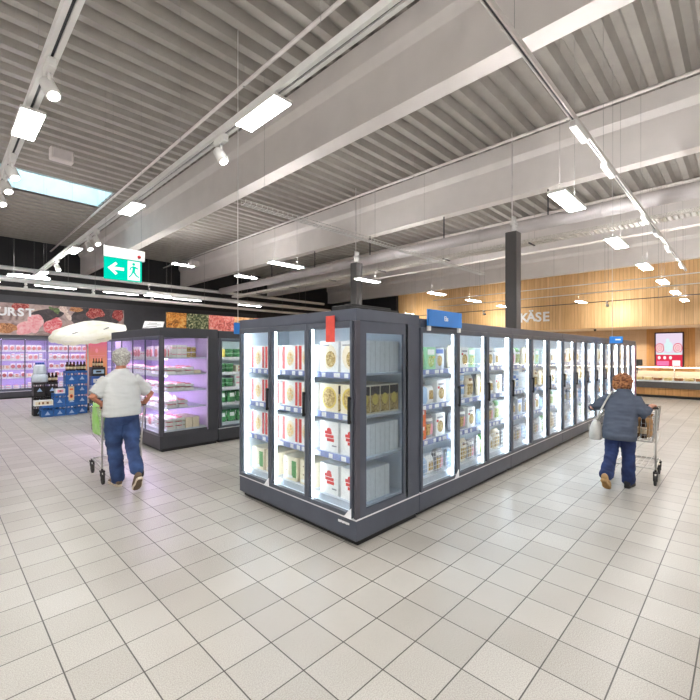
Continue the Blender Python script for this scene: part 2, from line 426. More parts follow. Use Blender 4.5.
# rails crossing before the black wall
pipe('conduit_pipe', 'uppermost pale rail crossing in front of the black wall', (-2, 17.2, 4.47), (15.5, 17.2, 4.47), .065, 'white', cat='conduit')
pipe('conduit_pipe', 'pale rail with clipped lamps crossing in front of the black wall', (-2, 16.7, 4.05), (15.5, 16.7, 4.05), .085, 'white', cat='conduit')
pipe('conduit_pipe', 'lowest grey tube crossing above the sausage picture panel', (-2, 16.0, 3.66), (13.7, 16.0, 3.66), .055, 'beam', cat='conduit')

# luminaires ---------------------------------------------------------
def make_panel(L=.80, W=.2, drop=2.8, nm='pendant_light'):
    t = thing(nm, '', 'light')
    MB().box(-L/2, -W/2, 0, L/2, W/2, .035).box(-L/2+.1, -.04, .035, L/2-.1, .04, .045).obj('housing', 'white', t, bevel=.004)
    MB().box(-L/2+.012, -W/2+.012, -.006, L/2-.012, W/2-.012, .001).obj('diffuser', 'led', t)
    MB().box(-L/2+.06, -W/2+.02, .036, L/2-.06, -.045, .039).box(-L/2+.06, .045, .036, L/2-.06, W/2-.02, .039).obj('added_uplight', 'added_uplight_glow', t)  # strips added on the hidden top to throw light on the ceiling
    wires(t, [(-L/2+.12, 0), (L/2-.12, 0)], .04, drop)
    return t
ordn = ['first', 'second', 'third', 'fourth', 'fifth', 'sixth', 'seventh', 'eighth']
row = [-5.0, -2.4, .16, 5.28, 7.84, 10.4, 12.96, 15.5, 17.9]
for x in row:
    k = row.index(x)
    lab = f'flat square LED pendant, {ordn[k-3]} of the row running towards the bulkhead' if k >= 3 else f'unseen added LED pendant of the row overhead, {ordn[2-k]} before the frame edge'
    spawn('panel', lambda: make_panel(drop=DECK-3.5), (x, 1.53, 3.5), 0, lab, 'square pendants over the right aisle')
for yy in (-2.4, -6.0):  # unseen pendants added to help light the hall from the right
    for x in (-5.5, -2.2, 1.1, 4.4, 7.7, 11, 14.3, 17.6):
        spawn('panel', None, (x, yy, 3.5), 0, 'added unseen LED pendant lighting the hall from outside the right edge', 'added pendants outside the view')
for x in (-2.6, -5.0):  # more unseen pendants, added as extra light from the left
    for yy in (1, 4.5, 8, 11.5, 15, 18.5):
        spawn('panel', None, (x, yy, 3.5), PI/2, 'added unseen LED pendant lighting the hall from outside the left edge', 'added pendants outside the view')
def make_tile():
    t = thing('track_light_panel', '', 'light')
    MB().box(-.1, -.34, 0, .1, .34, .03).box(-.03, -.2, .03, .03, .2, .08).obj('housing', 'white', t, bevel=.004)
    MB().box(-.09, -.33, -.006, .09, .33, .001).obj('diffuser', 'led_track', t)
    return t
def track(x, y0, y1, z, label, pts):
    t = thing('lighting_track', label, 'lighting track', (x, 0, z))
    MB().box(-.05, y0, .08, -.012, y1, .14).box(.012, y0, .08, .05, y1, .14).box(-.05, y0, .14, .05, y1, .15).obj('rail', 'white', t)
    MB().box(-.012, y0, .10, .012, y1, .14).obj('slot', 'charcoal', t)
    wires(t, [(0, q) for q in pts], .15, DECK-z)
track(.67, -7, 9.5, 4.0, 'white lighting track at the upper left corner carrying spotlights', (-4, -1, 2, 4.6, 7.5))
track(2.22, -7, 16.5, 4.0, 'long white lighting track running beside the nearest roof beam', (-4, 0, 2.5, 5.2, 8, 11, 14, 16))
for x, y, l in ((.67, 5.2, 'square LED panel on the track in the upper left corner'), (.67, 1.5, 'square LED panel on the left track, above the frame'),
                (2.22, 3.35, 'square LED panel at the upper edge, on the track beside the nearest beam'), (2.22, 7.05, 'square LED panel on the long track, above the exit sign'),
                (2.22, 10.85, 'square LED panel far along the track, left of the exit sign'), (2.22, 14.6, 'farthest square LED panel on the long track, near the black wall'),
                (2.22, -.4, 'square LED panel on the long track behind the view'), (2.22, -4.1, 'last square LED panel on the long track behind the view')):
    spawn('tile', make_tile, (x, y, 4.0), 0, l, 'square panels on the lighting tracks')
def make_spot():
    t = thing('track_spotlight', '', 'spotlight')
    MB().box(-.03, -.11, .0, .03, .11, .08).obj('adapter', 'white', t, bevel=.006)
    MB().cyl((0, 0, 0), (0, 0, -.07), .014, 8).obj('yoke', 'white', t)
    a = Vector((0, .03, -.10)); dirn = Vector((.25, -.45, -.86)).normalized()
    MB().ring_tube([a-dirn*.07, a-dirn*.05, a+dirn*.09, a+dirn*.10], [.035, .055, .06, .058], 16).obj('lamp_head', 'white', t)
    MB().cyl(a+dirn*.101, a+dirn*.104, .045, 16).obj('lens', emit('spot_lens', (1, .96, .9), 14) if 'sl' not in M else M['sl'], t)
    return t
spots = [(.67, 4.1, 'nearest'), (.67, 6.35, 'upper'), (.67, 6.95, 'middle'), (.67, 7.6, 'lower'), (2.22, 4.15, ''), (2.22, 9.6, ''), (2.22, 9.05, ''), (2.22, 12.6, '')]
slab = ['white spotlight on the left track above the frame', 'upper white spotlight of the cluster at the left edge', 'middle white spotlight of the cluster at the left edge',
        'lower white spotlight of the cluster at the left edge', 'white spotlight on the long track below the upper edge, near the beam', 'white spotlight on the track just left of the exit sign',
        'white spotlight on the track behind the exit sign panel', 'far white spotlight on the long track near the black wall']
for (x, y, _), l in zip(spots, slab): spawn('spot', make_spot, (x, y, 4.0), 0, l, 'track spotlights on the left')
track_r = thing('lighting_track', 'slim white lighting track running over the right aisle to the bulkhead', 'lighting track', (0, 1.23, 4.0))
MB().box(2.0, -.022, 0, 14.8, -.009, .045).box(2.0, .009, 0, 14.8, .022, .045).box(2.0, -.022, .045, 14.8, .022, .055).obj('rail', 'beam', track_r)
MB().box(2.0, -.009, .01, 14.8, .009, .045).obj('slot', 'charcoal', track_r)
wires(track_r, [(x, 0) for x in (3, 5.6, 8, 11, 14)], .06, DECK-4)
def make_adapter():
    t = thing('track_gear_box', '', 'track driver')
    MB().box(-.22, -.035, -.07, .22, .035, 0).obj('casing', 'white', t, bevel=.006)
    MB().box(-.225, -.025, -.055, -.22, .025, -.015).obj('end_cap', 'duct', t)
    return t
for x, l in ((4.62, 'white gear box on the right track at the upper edge'), (5.85, 'white gear box on the right track against the second beam'), (8.4, 'white gear box on the right track below the round duct'),
             (9.6, 'small white gear box halfway along the right track'), (11.2, 'white gear box on the right track before the bulkhead'), (13.6, 'last white gear box on the right track')):
    spawn('gear', make_adapter, (x, 1.23, 4.0), 0, l, 'gear boxes on the right track')
def make_bar():
    t = thing('linear_light', '', 'light')
    MB().box(-.58, -.06, 0, .58, .06, .045).obj('housing', 'white', t, bevel=.004)
    MB().box(-.57, -.05, -.006, .57, .05, .001).obj('diffuser', 'led', t)
    return t
bars = [(5.05, 6.75, 3.5, 'LED pendant above the three-door freezer, left of the column'), (7.55, 6.75, 3.5, 'LED pendant in front of the charcoal column over the front freezer'), (10.7, 6.75, 3.5, 'LED pendant right of the column over the front freezer'),
        (6.45, 14.9, 4.94, 'far LED pendant hanging right of the exit sign'), (7.5, 12.3, 4.30, 'far LED pendant under the second beam, left part of the view'),
        (5.0, 13.4, 3.5, 'LED pendant behind the picture strip'), (1.6, 12.2, 3.5, 'LED pendant hanging near the parasol'), (13.0, 6.75, 3.5, 'LED pendant before the oak boards, left of the tall column'),
        (15.4, 6.75, 3.5, 'LED pendant before the oak boards, nearest the lettering'), (16.0, 4.2, 3.5, 'LED pendant before the oak boards, over the far freezers'), (15.6, 11.4, 3.5, 'far LED pendant before the left end of the oak boards')]
for x, y, z, l in bars: spawn('panel', None, (x, y, z), 0, l, 'LED pendants over the middle of the hall')
for x, l in ((.9, 'LED bar clipped under the rails at the left edge'), (2.9, 'LED bar clipped under the rails above the sausage panel'), (4.9, 'LED bar clipped under the rails behind the exit sign'), (7.4, 'LED bar clipped under the rails above the picture strip'), (10.4, 'LED bar clipped under the rails above the three-door freezer')):
    spawn('bar', make_bar, (x, 16.7, 3.918), 0, l, 'LED bars under the rails')
# thin rails with a spot in front of the bulkhead
for X, z, l in ((14.3, 3.85, 'upper thin rail crossing before the oak boards'), (14.7, 3.62, 'lower thin rail crossing before the oak boards')):
    pipe('slim_conduit', l, (X, -3, z), (X, 9.2, z), .014, 'white', cat='conduit')
pipe('dark_conduit', 'dark thin conduit with small spotlights before the oak boards', (18.2, -3, 3.70), (18.2, 14.6, 3.70), .016, 'charcoal', cat='conduit')
def beam_light(name, loc, target, energy, col, size=95):
    L = bpy.data.lights.new(name, 'SPOT'); L.energy = energy; L.color = col; L.spot_size = R(size); L.spot_blend = .8; L.shadow_soft_size = .05
    o = bpy.data.objects.new(name, L); C.objects.link(o); o.location = loc
    o.rotation_euler = (Vector(target)-Vector(loc)).to_track_quat('-Z', 'Y').to_euler()
def make_washer():
    t = thing('wall_spotlight', '', 'spotlight')
    MB().box(-.03, -.09, -.02, .03, .09, .05).obj('adapter', 'white', t, bevel=.005)
    MB().cyl((0, 0, -.02), (0, 0, -.07), .012, 8).obj('yoke', 'white', t)
    a = Vector((0, 0, -.10)); d_ = Vector((0, .94, -.34)).normalized()
    MB().ring_tube([a-d_*.07, a-d_*.05, a+d_*.07, a+d_*.08], [.03, .048, .055, .052], 16).obj('lamp_head', 'white', t)
    MB().cyl(a+d_*.081, a+d_*.084, .042, 16).obj('lens', emit('washer_lens', (1, .94, .85), 12), t)
    return t
for y, l in ((-1.2, 'small wall spotlight on the dark conduit outside the right edge'), (3.87, 'small wall spotlight before the oak boards, right of the lettering'), (8.9, 'small wall spotlight before the oak boards, left of the tall column'), (13.4, 'small wall spotlight before the left end of the oak boards')):
    spawn('washer', make_washer, (18.2, y, 3.66), -PI/2, l, 'wall spotlights before the boards')
    beam_light('wall_spot_beam', (18.29, y, 3.53), (XW, y, 3.3), 130, (1, .93, .82), 150)
for x, l in ((.2, 'wall spotlight under the rails left of the picture panel'), (2.1, 'wall spotlight under the rails above the white letters'), (4.0, 'wall spotlight under the rails above the ham picture'), (6.0, 'wall spotlight under the rails right of the picture panel')):
    spawn('washer', None, (x, 16.7, 3.915), 0, l, 'wall spotlights under the rails')
    beam_light('wall_spot_beam', (x, 16.79, 3.76), (x, YW, 3.0), 95, (1, .95, .93), 75)
# grey sensor boxes and speaker
def make_box_speaker():
    t = thing('hanging_speaker', '', 'speaker')
    MB().box(-.13, -.06, 0, .13, .06, .16).obj('cabinet', 'beam', t, bevel=.012)
    MB().box(-.10, -.066, .02, .10, -.06, .14).obj('grille', 'duct', t)
    wires(t, [(0, 0)], .16, DECK-4.25)
    return t
spawn('speaker', make_box_speaker, (1.20, 6.55, 4.25), 0, 'small grey speaker box hanging before the skylight')
spawn('speaker', None, (5.35, 11.6, 4.25), 0, 'small pale speaker box hanging right of the exit sign')
def make_cam():
    t = thing('dome_camera', '', 'camera')
    MB().cyl((0, 0, 0), (0, 0, .04), .05, 14).obj('mount', 'black', t)
    MB().ell((0, 0, 0), (.045, .045, .05), 12, 8).obj('dome', 'black', t)
    return t
spawn('domecam', make_cam, (20.6, 4.85, 2.72), 0, 'black dome camera under the soffit above the small blue sign')
s1 = thing('ceiling_speaker', 'large pale round speaker cut off by the right edge under the deck', 'speaker', (7.0, -.15, 4.75))
MB().lathe([(.05, .36), (.17, .34), (.2, .2), (.16, .05), (.1, 0)], 20).obj('housing', 'beam', s1)
MB().cyl((0, 0, .36), (0, 0, DECK-4.75), .01, 6).obj('suspension_rod', 'charcoal', s1)

# exit sign --------------------------------------------------------
M['exit_green'] = emit('exit_green', (.0, .72, .50), .7)
M['exit_white'] = emit('exit_white', (.95, 1, .98), .95)
M['red_dot'] = pbr('red_lamp', srgb(190, 30, 40), .4)
A = onY(104, 281, 7.7); B = onY(141.5, 281, 7.7); W = B.x-A.x
ex = thing('exit_sign', 'green emergency exit sign with white arrow and running man, hung by wires', 'exit sign', (A.x, 7.7, 2.95))
MB().box(-.02, -.03, .37, W+.05, .05, .55).box(-.02, -.045, .37, 0, .06, .56).obj('housing', 'white', ex, bevel=.006)
MB().box(0, -.012, 0, W, .012, .375).obj('panel', 'exit_green', ex)
MB().cyl((W-.05, -.031, .44), (W-.05, -.036, .44), .03, 14).obj('indicator_lamp', 'red_dot', ex)
fn = lambda a, b, t: (a, t, b)
ar = [(.05, .19), (.17, .30), (.20, .27), (.145, .215), (.30, .215), (.30, .165), (.145, .165), (.20, .11), (.17, .08)]
MB().prism(ar, fn, -.0125, -.016).obj('arrow', 'exit_white', ex)
MB().box(.36, -.016, .02, .555, -.0125, .35).obj('doorway', 'exit_white', ex)
mm = MB()
mm.prism([(.455+.025*math.cos(a), .30+.025*math.sin(a)) for a in [i*PI/6 for i in range(12)]], fn, -.0165, -.019)
for pts in ([(.44, .27), (.49, .26), (.475, .17), (.43, .17)], [(.44, .265), (.40, .24), (.385, .19), (.40, .185), (.415, .225), (.45, .245)],
            [(.485, .26), (.53, .235), (.525, .215), (.475, .235)], [(.43, .18), (.47, .18), (.505, .12), (.545, .09), (.535, .07), (.485, .10), (.45, .15)],
            [(.43, .18), (.455, .165), (.43, .11), (.385, .06), (.37, .075), (.41, .12)]):
    mm.prism(pts, fn, -.0165, -.019)
mm.obj('running_figure', 'exit_green', ex)
wires(ex, [(.03, .01), (W, .01)], .55, DECK-2.95)

# ------------------------------------------------------------------ glazed cabinets
SHELF_NAMES = {4: ['top shelf', 'second shelf', 'third shelf', 'bottom shelf'], 5: ['top shelf', 'second shelf', 'middle shelf', 'fourth shelf', 'bottom shelf']}
def door_maker(w, z0, z1, handle_side, cap, glassmat='glass', st=.03):
    d = MB(); thin = st < .02; t_ = .009 if thin else .022
    d.box(0, -t_, z0, st, t_, z1).box(w-st, -t_, z0, w, t_, z1).box(st, -t_, z0, w-st, t_, z0+.04).box(st, -t_, z1-.055, w-st, t_, z1)
    fr = d.obj('door', 'frame', None, bevel=.003)
    MB().box(st, -.006, z0+.04, w-st, .006, z1-.055).obj('pane', glassmat, fr)
    hx = w-st*.5 if handle_side else st*.5
    zc = 1.2
    if not thin: MB().box(hx-.012, -.055, zc-.12, hx+.012, -.035, zc+.12).box(hx-.01, -.036, zc-.115, hx+.01, -.022, zc-.09).box(hx-.01, -.036, zc+.09, hx+.01, -.022, zc+.115).obj('handle', 'black', fr, bevel=.004)
    if cap:
        MB().prism([(w-.10, z0-.005), (w-.005, z0-.005), (w-.005, z0+.09), (w-.03, z0+.07)], lambda a, b, t: (a, t, b), -.03, -.024).obj('corner_label', 'tag', fr)
    return fr
def cabinet(name, label, cat, loc, rz, Wd, D, H, nd, levels, led, side=None, group=None, zk=.235, zt=None, back=.72, shelfmat='shelf', railmat='rail',
            caps=(), door_key='', bodymat='anthracite', side2=False, basket=False, posts=True, glassmat='glass', cor=.14, ledw=.010, shelf_front=.09, st=.03, trimmat='trim', linermat='liner', upright=True):
    t = thing(name, label, cat, loc, rz, group)
    zt = zt or H-.09
    MB().box(.03, .05, 0, Wd-.03, D-.02, .06).obj('plinth', 'black', t)
    MB().box(0, 0, .055, Wd, D, zk).obj('kick_panel', bodymat, t, bevel=.004)
    MB().box(-.002, -.006, zk, Wd+.004, D, zk+.012).obj('kick_trim', trimmat, t)
    MB().box(.02, .03, zk+.012, Wd-.02, D-.02, zk+.03).obj('well_floor', 'liner', t)
    MB().box(.0, back, zk+.03, Wd, back+.03, zt).obj('back_liner', linermat, t)
    MB().box(0, 0, zt, Wd, D, H).obj('cornice', bodymat, t, bevel=.004)
    if posts:
        MB().box(-.001, -.004, zk+.012, .03, .05, zt).obj('corner_post', 'corner', t, bevel=.003)
        MB().box(Wd-.03, -.004, zk+.012, Wd+.001, .05, zt).obj('corner_post', 'corner', t, bevel=.003)
    if side:                                       # glazed end at local x = Wd : (front margin, back margin, sill, head)
        f, b, s0, s1 = side
        mb = MB().box(Wd-.025, .05, zk+.012, Wd, D, s0).box(Wd-.025, .05, s1, Wd, D, zt).box(Wd-.025, .05, s0, Wd, f, s1).box(Wd-.025, D-b, s0, Wd, D, s1)
        e = mb.obj('end_frame', bodymat, t)
        MB().box(Wd-.008, f, s0, Wd-.002, D-b, s1).obj('end_pane', 'glass_end' if led == 'led_cold' else 'glass_pink', e)
    if side2:
        MB().box(0, .05, zk+.012, .02, D, zt).obj('end_panel', bodymat, t)
        MB().box(.0205, .07, zk+.032, .025, back-.001, zt-.001).obj('end_liner', linermat, t)
    x0 = .03 if posts else 0; dw = (Wd-2*x0)/nd
    for i in range(nd):
        key = (door_key, i in caps)
        if key not in FIRST:
            d_ = door_maker(dw-.004, zk+.02, zt-.002, True, i in caps, glassmat, st); FIRST[key] = d_
        else: d_ = copy_tree(FIRST[key])
        d_.parent = t; d_.location = (x0+i*dw+.002, 0, 0)
    for i in range(nd+1):
        x = min(max(x0+i*dw, .045), Wd-.045)
        mb = MB().box(x-ledw, .052, zk+.05, x+ledw, .066, zt-.03)
        if upright: mb.obj('led_strip', led, t)
    MB().box(.04, .07, zt-.02, Wd-.04, .10, zt-.008).obj('top_lamp', led, t)
    for zz in levels[:-1]:
        sh = MB().box(.03, shelf_front, zz-.022, Wd-.03, back, zz).obj('shelf', shelfmat, t)
        mb = MB().box(.03, shelf_front-.012, zz-.052, Wd-.03, shelf_front, zz+.004, 0)
        x = .06; rr = random.Random(int(zz*1000)+int(Wd*77))
        while x < Wd-.14:
            w = rr.choice((.05, .06, .08)); mb.box(x, shelf_front-.0145, zz-.046, x+w, shelf_front-.012, zz-.004, 1); x += w+rr.choice((.03, .06, .12))
        mb.obj('price_rail', [railmat, 'tag'], sh)
        if not upright: MB().box(.05, shelf_front+.01, zz-.034, Wd-.05, shelf_front+.05, zz-.0225).obj('shelf_lamp', led, sh)
    zz = levels[-1]
    if zz > zk+.05: MB().box(.03, shelf_front, zk+.03, Wd-.03, back, zz).obj('bottom_tray', shelfmat, t)
    if basket:
        mb = MB(); zb = zz
        for i in range(nd):
            a, b = x0+i*dw+.05, x0+(i+1)*dw-.05
            for k in range(6): mb.bar((a, .075, zb+.01+.05*k), (b, .075, zb+.01+.05*k), .0028)
            n = 12
            for k in range(n+1): mb.bar((a+(b-a)*k/n, .075, zb), (a+(b-a)*k/n, .075, zb+.27), .0026)
        mb.obj('wire_basket', 'wire', t)
    return t

# products -----------------------------------------------------------
def colr(name, r, g, b, rough=.35, var=.04, **k):
    if name not in M: M[name] = pbr('print_'+name, srgb(r, g, b), rough, 0, var, 30, **k)
    return name
colr('p_white', 240, 240, 238); colr('p_red', 214, 62, 58); colr('p_cream', 238, 226, 200); colr('p_yellow', 226, 200, 96); colr('p_green', 96, 158, 88)
colr('p_dgreen', 38, 110, 74); colr('p_blue', 60, 100, 180); colr('p_lblue', 170, 196, 226); colr('p_orange', 232, 108, 48); colr('p_brown', 138, 96, 62)
colr('p_pink', 236, 150, 168); colr('p_dark', 52, 46, 50); colr('p_silver', 190, 196, 204); colr('p_grey', 150, 150, 156); colr('p_mint', 160, 210, 170)
M['p_pizza'] = marble('pizza_print', [srgb(180, 52, 40), srgb(230, 190, 110), srgb(240, 225, 190), srgb(90, 120, 60)], 40)
M['p_food'] = marble('food_print', [srgb(90, 60, 36), srgb(200, 168, 96), srgb(226, 208, 160)], 34)
M['p_veg'] = marble('vegetable_print', [srgb(60, 120, 60), srgb(190, 205, 120), srgb(230, 235, 220)], 38)
M['p_meat'] = marble('meat', [srgb(190, 86, 92), srgb(232, 150, 156), srgb(246, 214, 214)], 34)
M['p_salami'] = marble('salami', [srgb(140, 46, 50), srgb(198, 96, 96), srgb(236, 190, 186)], 60)
M['p_leaf'] = marble('leaves', [srgb(18, 74, 40), srgb(52, 142, 78), srgb(150, 205, 140)], 30, dist=3)
def carton(name, w, d, h, mats, front, side=()):
    """box with printed panels; front/side: (shape, material index, centre x, centre z, half width, half height) in fractions"""
    mb = MB().box(-w/2, 0, 0, w/2, d, h, 0)
    def shp(sh, cx, cz, rx, rz):
        if sh == 'r': return [(cx-rx, cz-rz), (cx+rx, cz-rz), (cx+rx, cz+rz), (cx-rx, cz+rz)]
        return [(cx+rx*math.cos(2*PI*i/14), cz+rz*math.sin(2*PI*i/14)) for i in range(14)]
    for q, (sh, m, cx, cz, rx, rz) in enumerate(front):
        pts = shp(sh, (cx-.5)*w, cz*h, rx*w, rz*h); e = .0006*(q+1)
        mb.prism(pts, lambda a, b, t: (a, t, b), -e, 0, m)
    for q, (sh, m, cx, cz, rx, rz) in enumerate(side):
        pts = shp(sh, cx*d, cz*h, rx*d, rz*h); e = .0006*(q+1)
        mb.prism(pts, lambda a, b, t: (w/2+t, a, b), 0, e, m)
    return mb.obj(name, mats)
def bag(name, w, d, h, mats, blobs, flop=.0):
    mb = MB(); nx, nz = 8, 8
    for sgn in (-1, 1):
        vs = []; fs = []
        for j in range(nz+1):
            for i in range(nx+1):
                a = i/nx*2-1; b = j/nz*2-1
                th = d/2*max(0, (1-abs(a)**2.6))**.6*max(0, (1-abs(max(b, -.8))**4))**.5
                if j == 0: th = d*.28*(1-abs(a)**3)
                wob = .008*math.sin(5*a+3*b)*(1-a*a)
                vs.append((a*w/2*(1-.05*b*b), d/2+sgn*(th+wob*.5)+flop*(j/nz)**2*d, h*j/nz))
        for j in range(nz):
            for i in range(nx):
                f = (j*(nx+1)+i, j*(nx+1)+i+1, (j+1)*(nx+1)+i+1, (j+1)*(nx+1)+i)
                mi = 0
                if sgn < 0:
                    cx, cz = (i+.5)/nx, (j+.5)/nz
                    for m, x0, x1, z0, z1 in blobs:
                        if x0 <= cx <= x1 and z0 <= cz <= z1: mi = m
                fs.append(f); mb.f.append([k+len(mb.v) for k in f]); mb.m.append(mi); mb.sm.append(True)
        mb.v += vs
    return mb.obj(name, mats, merge=True)
def tub(name, r, h, mats):
    o = MB().lathe([(r*.82, 0), (r*.96, h*.85), (r*.98, h*.87)], 16, 0).lathe([(r*.90, h*.3), (r*.945, h*.31), (r*.965, h*.7), (r*.94, h*.71)], 16, 1).obj(name, mats[:2])
    MB().lathe([(r*1.02, h*.86), (r*1.02, h*.97), (r*.9, h)], 16).obj('lid', mats[2], o)
    return o
FR = {
 'pizza_red': (lambda: carton('pizza_box', .265, .05, .27, ['p_white', 'p_red', 'p_pizza', 'p_cream'], [('r', 1, .09, .5, .08, .46), ('r', 1, .92, .5, .07, .46), ('e', 3, .5, .5, .30, .34), ('e', 2, .5, .46, .22, .26)]), .28, 'red and white frozen pizza box'),
 'pizza_cream': (lambda: carton('food_carton', .25, .138, .30, ['p_white', 'p_cream', 'p_food', 'p_grey'], [('e', 1, .5, .5, .42, .40), ('e', 2, .58, .42, .28, .26), ('r', 3, .3, .86, .2, .02)], [('r', 3, .5, .5, .012, .49)]), .265, 'white carton with cream round print'),
 'carton_pic': (lambda: carton('food_carton', .25, .138, .27, ['p_cream', 'p_yellow', 'p_food', 'p_dark'], [('e', 1, .5, .5, .42, .40), ('e', 2, .5, .5, .34, .33)], [('r', 3, .5, .75, .46, .2), ('r', 2, .5, .35, .48, .3), ('e', 1, .5, .5, .3, .2)]), .265, 'yellow picture carton'),
 'carton_swirl': (lambda: carton('food_carton', .25, .138, .29, ['p_white', 'p_red', 'p_lblue', 'p_grey'], [('r', 1, .45, .62, .20, .05), ('r', 1, .52, .5, .24, .05), ('r', 1, .58, .38, .20, .05), ('e', 1, .5, .7, .12, .08), ('r', 3, .8, .2, .12, .02)], [('r', 3, .5, .5, .012, .49)]), .265, 'white carton with red swirl print'),
 'carton_plain': (lambda: carton('food_carton', .23, .15, .25, ['p_cream', 'p_brown', 'p_green', 'p_white'], [('e', 1, .25, .75, .03, .03), ('e', 1, .25, .4, .03, .03), ('r', 2, .8, .5, .16, .35), ('r', 3, .4, .15, .3, .06)]), .245, 'cream carton with green edge'),
 'veg_bag': (lambda: bag('frozen_food_bag', .2, .11, .27, ['p_white', 'p_veg', 'p_green'], [(2, .1, .9, .72, .95), (1, .12, .88, .1, .6)]), .205, 'white bag with green vegetable print'),
 'beige_bag': (lambda: bag('frozen_food_bag', .2, .12, .28, ['p_cream', 'p_food', 'p_brown'], [(2, .2, .8, .75, .92), (1, .12, .88, .12, .62)]), .205, 'beige food bag with brown print'),
 'orange_box': (lambda: carton('food_carton', .22, .16, .17, ['p_orange', 'p_white', 'p_food'], [('r', 1, .5, .72, .36, .12), ('e', 2, .5, .34, .3, .26)]), .225, 'orange food carton'),
 'blue_tub': (lambda: tub('ice_cream_tub', .08, .17, ['p_white', 'p_lblue', 'p_blue']), .17, 'pale tub with blue lid'),
 'silver_box': (lambda: carton('food_carton', .17, .18, .24, ['p_silver', 'p_blue', 'p_white', 'p_food'], [('r', 1, .5, .85, .44, .1), ('e', 3, .5, .4, .32, .26), ('r', 2, .5, .68, .3, .03)]), .175, 'silver carton with blue band'),
 'white_box': (lambda: carton('food_carton', .19, .17, .26, ['p_white', 'p_grey', 'p_food', 'p_red'], [('r', 1, .5, .8, .34, .04), ('e', 2, .52, .4, .34, .26), ('r', 3, .2, .66, .1, .05)]), .195, 'white carton with food picture'),
 'dark_bag': (lambda: bag('frozen_food_bag', .19, .11, .25, ['p_grey', 'p_food', 'p_pink', 'p_white'], [(3, .15, .85, .7, .92), (1, .1, .5, .1, .6), (2, .5, .9, .1, .6)]), .195, 'grey and pink food bag'),
 'mint_box': (lambda: carton('food_carton', .18, .16, .25, ['p_mint', 'p_white', 'p_veg', 'p_yellow'], [('r', 1, .5, .78, .38, .12), ('e', 2, .5, .36, .34, .26), ('r', 3, .82, .55, .1, .05)]), .185, 'pale green carton'),
 'flat_bag': (lambda: bag('frozen_food_bag', .24, .13, .2, ['p_white', 'p_lblue', 'p_food'], [(1, .0, .3, .0, 1), (2, .35, .8, .2, .7)]), .245, 'plump white and pale blue bag'),
}
def place(kind, loc, rz, label, group, cat='frozen food'):
    return spawn('fr_'+kind, FR[kind][0], loc, rz, label, group, cat)
def toworld(o, rz, lx, ly, z):
    c_, s_ = math.cos(rz), math.sin(rz)
    return (o[0]+c_*lx-s_*ly, o[1]+s_*lx+c_*ly, z)

# the three-door head freezer
LV = [1.515, 1.13, .745, .33]
HX, HY = 2.57, 4.355
HW = HY-2.43
head = cabinet('glass_door_freezer', 'charcoal three-door upright freezer facing left at the front corner', 'freezer', (HX, HY, 0), -PI/2, HW, .95, 2.09, 3, LV, 'led_cold',
               side=(.13, .27, .31, 1.88), zt=1.985, caps=(0, 2), door_key='head', side2=True)
M['reflected_red'] = pbr('painted_red_reflection', srgb(226, 84, 72), .3, 0, .05, 20)  # red of a reflection, put into the colour of a thin plate
MB().box(1.565, -.03, 1.80, 1.68, -.024, 2.04).obj('red_reflection', 'reflected_red', head)  # painted reflection: thin red plate over the door head and glass
lg = MB()
for i, (a, b) in enumerate(((0, .03), (.034, .05), (.054, .07), (.074, .094), (.098, .11), (.114, .14))): lg.box(1.70+a, -.004, .175+(.003 if i % 2 else 0), 1.70+b, -.0005, .196)
lg.obj('maker_badge', 'tag', head)
g = 'frozen goods in the three-door freezer'
dw = (HW-.06)/3
dn = ['left door', 'middle door', 'right door']
grid = [['pizza_red', 'pizza_red', 'pizza_red', 'carton_plain'], ['pizza_red', 'pizza_red', 'pizza_red', 'carton_plain'], ['pizza_cream', 'carton_pic', 'carton_swirl', 'carton_swirl']]
for di in range(3):
    for si, z in enumerate(LV):
        k = grid[di][si]; dsc = FR[k][2]; w = FR[k][1]
        depth = {'pizza_red': .05, 'carton_plain': .15}.get(k, .138)
        nrow = 4 if di == 2 else (3 if k == 'pizza_red' else 2)
        if di == 2 and si == 3: nrow = 3
        for fx in range(2):
            for ry in range(nrow):
                lx = .03+di*dw+dw*(.27 if fx == 0 else .73)
                ly = .125+ry*(depth+.004)
                wh = 'left' if fx == 0 else 'right'
                lab = f'{dsc}, {SHELF_NAMES[4][si]}, {dn[di]}, {wh} stack, {["front", "second", "third", "rear"][ry]} of three-door freezer'
                place(k, toworld((HX, HY), -PI/2, lx, ly, z+.0005), -PI/2, lab, g)

# the long row : five cabinets with three doors each
RX, RY, RM = 3.525, 2.43, .762
kinds_row = {0: [['veg_bag', 'mint_box', 'silver_box'], ['white_box', 'dark_bag', 'veg_bag'], ['beige_bag', 'white_box', 'mint_box'], ['silver_box', 'white_box', 'flat_bag']],
             1: [['silver_box', 'blue_tub', 'white_box'], ['beige_bag', 'flat_bag', 'white_box'], ['dark_bag', 'silver_box', 'blue_tub'], ['white_box', 'blue_tub', 'beige_bag']],
             2: [['orange_box', 'dark_bag', 'white_box'], ['dark_bag', 'dark_bag', 'white_box'], ['flat_bag', 'dark_bag', 'veg_bag'], ['white_box', 'flat_bag', 'silver_box']],
             3: [['beige_bag', 'veg_bag', 'beige_bag'], ['dark_bag', 'flat_bag', 'dark_bag'], ['flat_bag', 'beige_bag', 'dark_bag'], ['veg_bag', 'flat_bag', 'beige_bag']]}
rowpos = ['nearest the charcoal corner', 'second from the front corner', 'third from the front corner', 'fourth from the front corner', 'farthest, ending near the cheese counter']
ords = ['first', 'second', 'third', 'fourth', 'fifth', 'sixth', 'seventh', 'eighth', 'ninth', 'tenth', 'eleventh', 'twelfth', 'thirteenth', 'fourteenth', 'last']
rnd = random.Random(3)
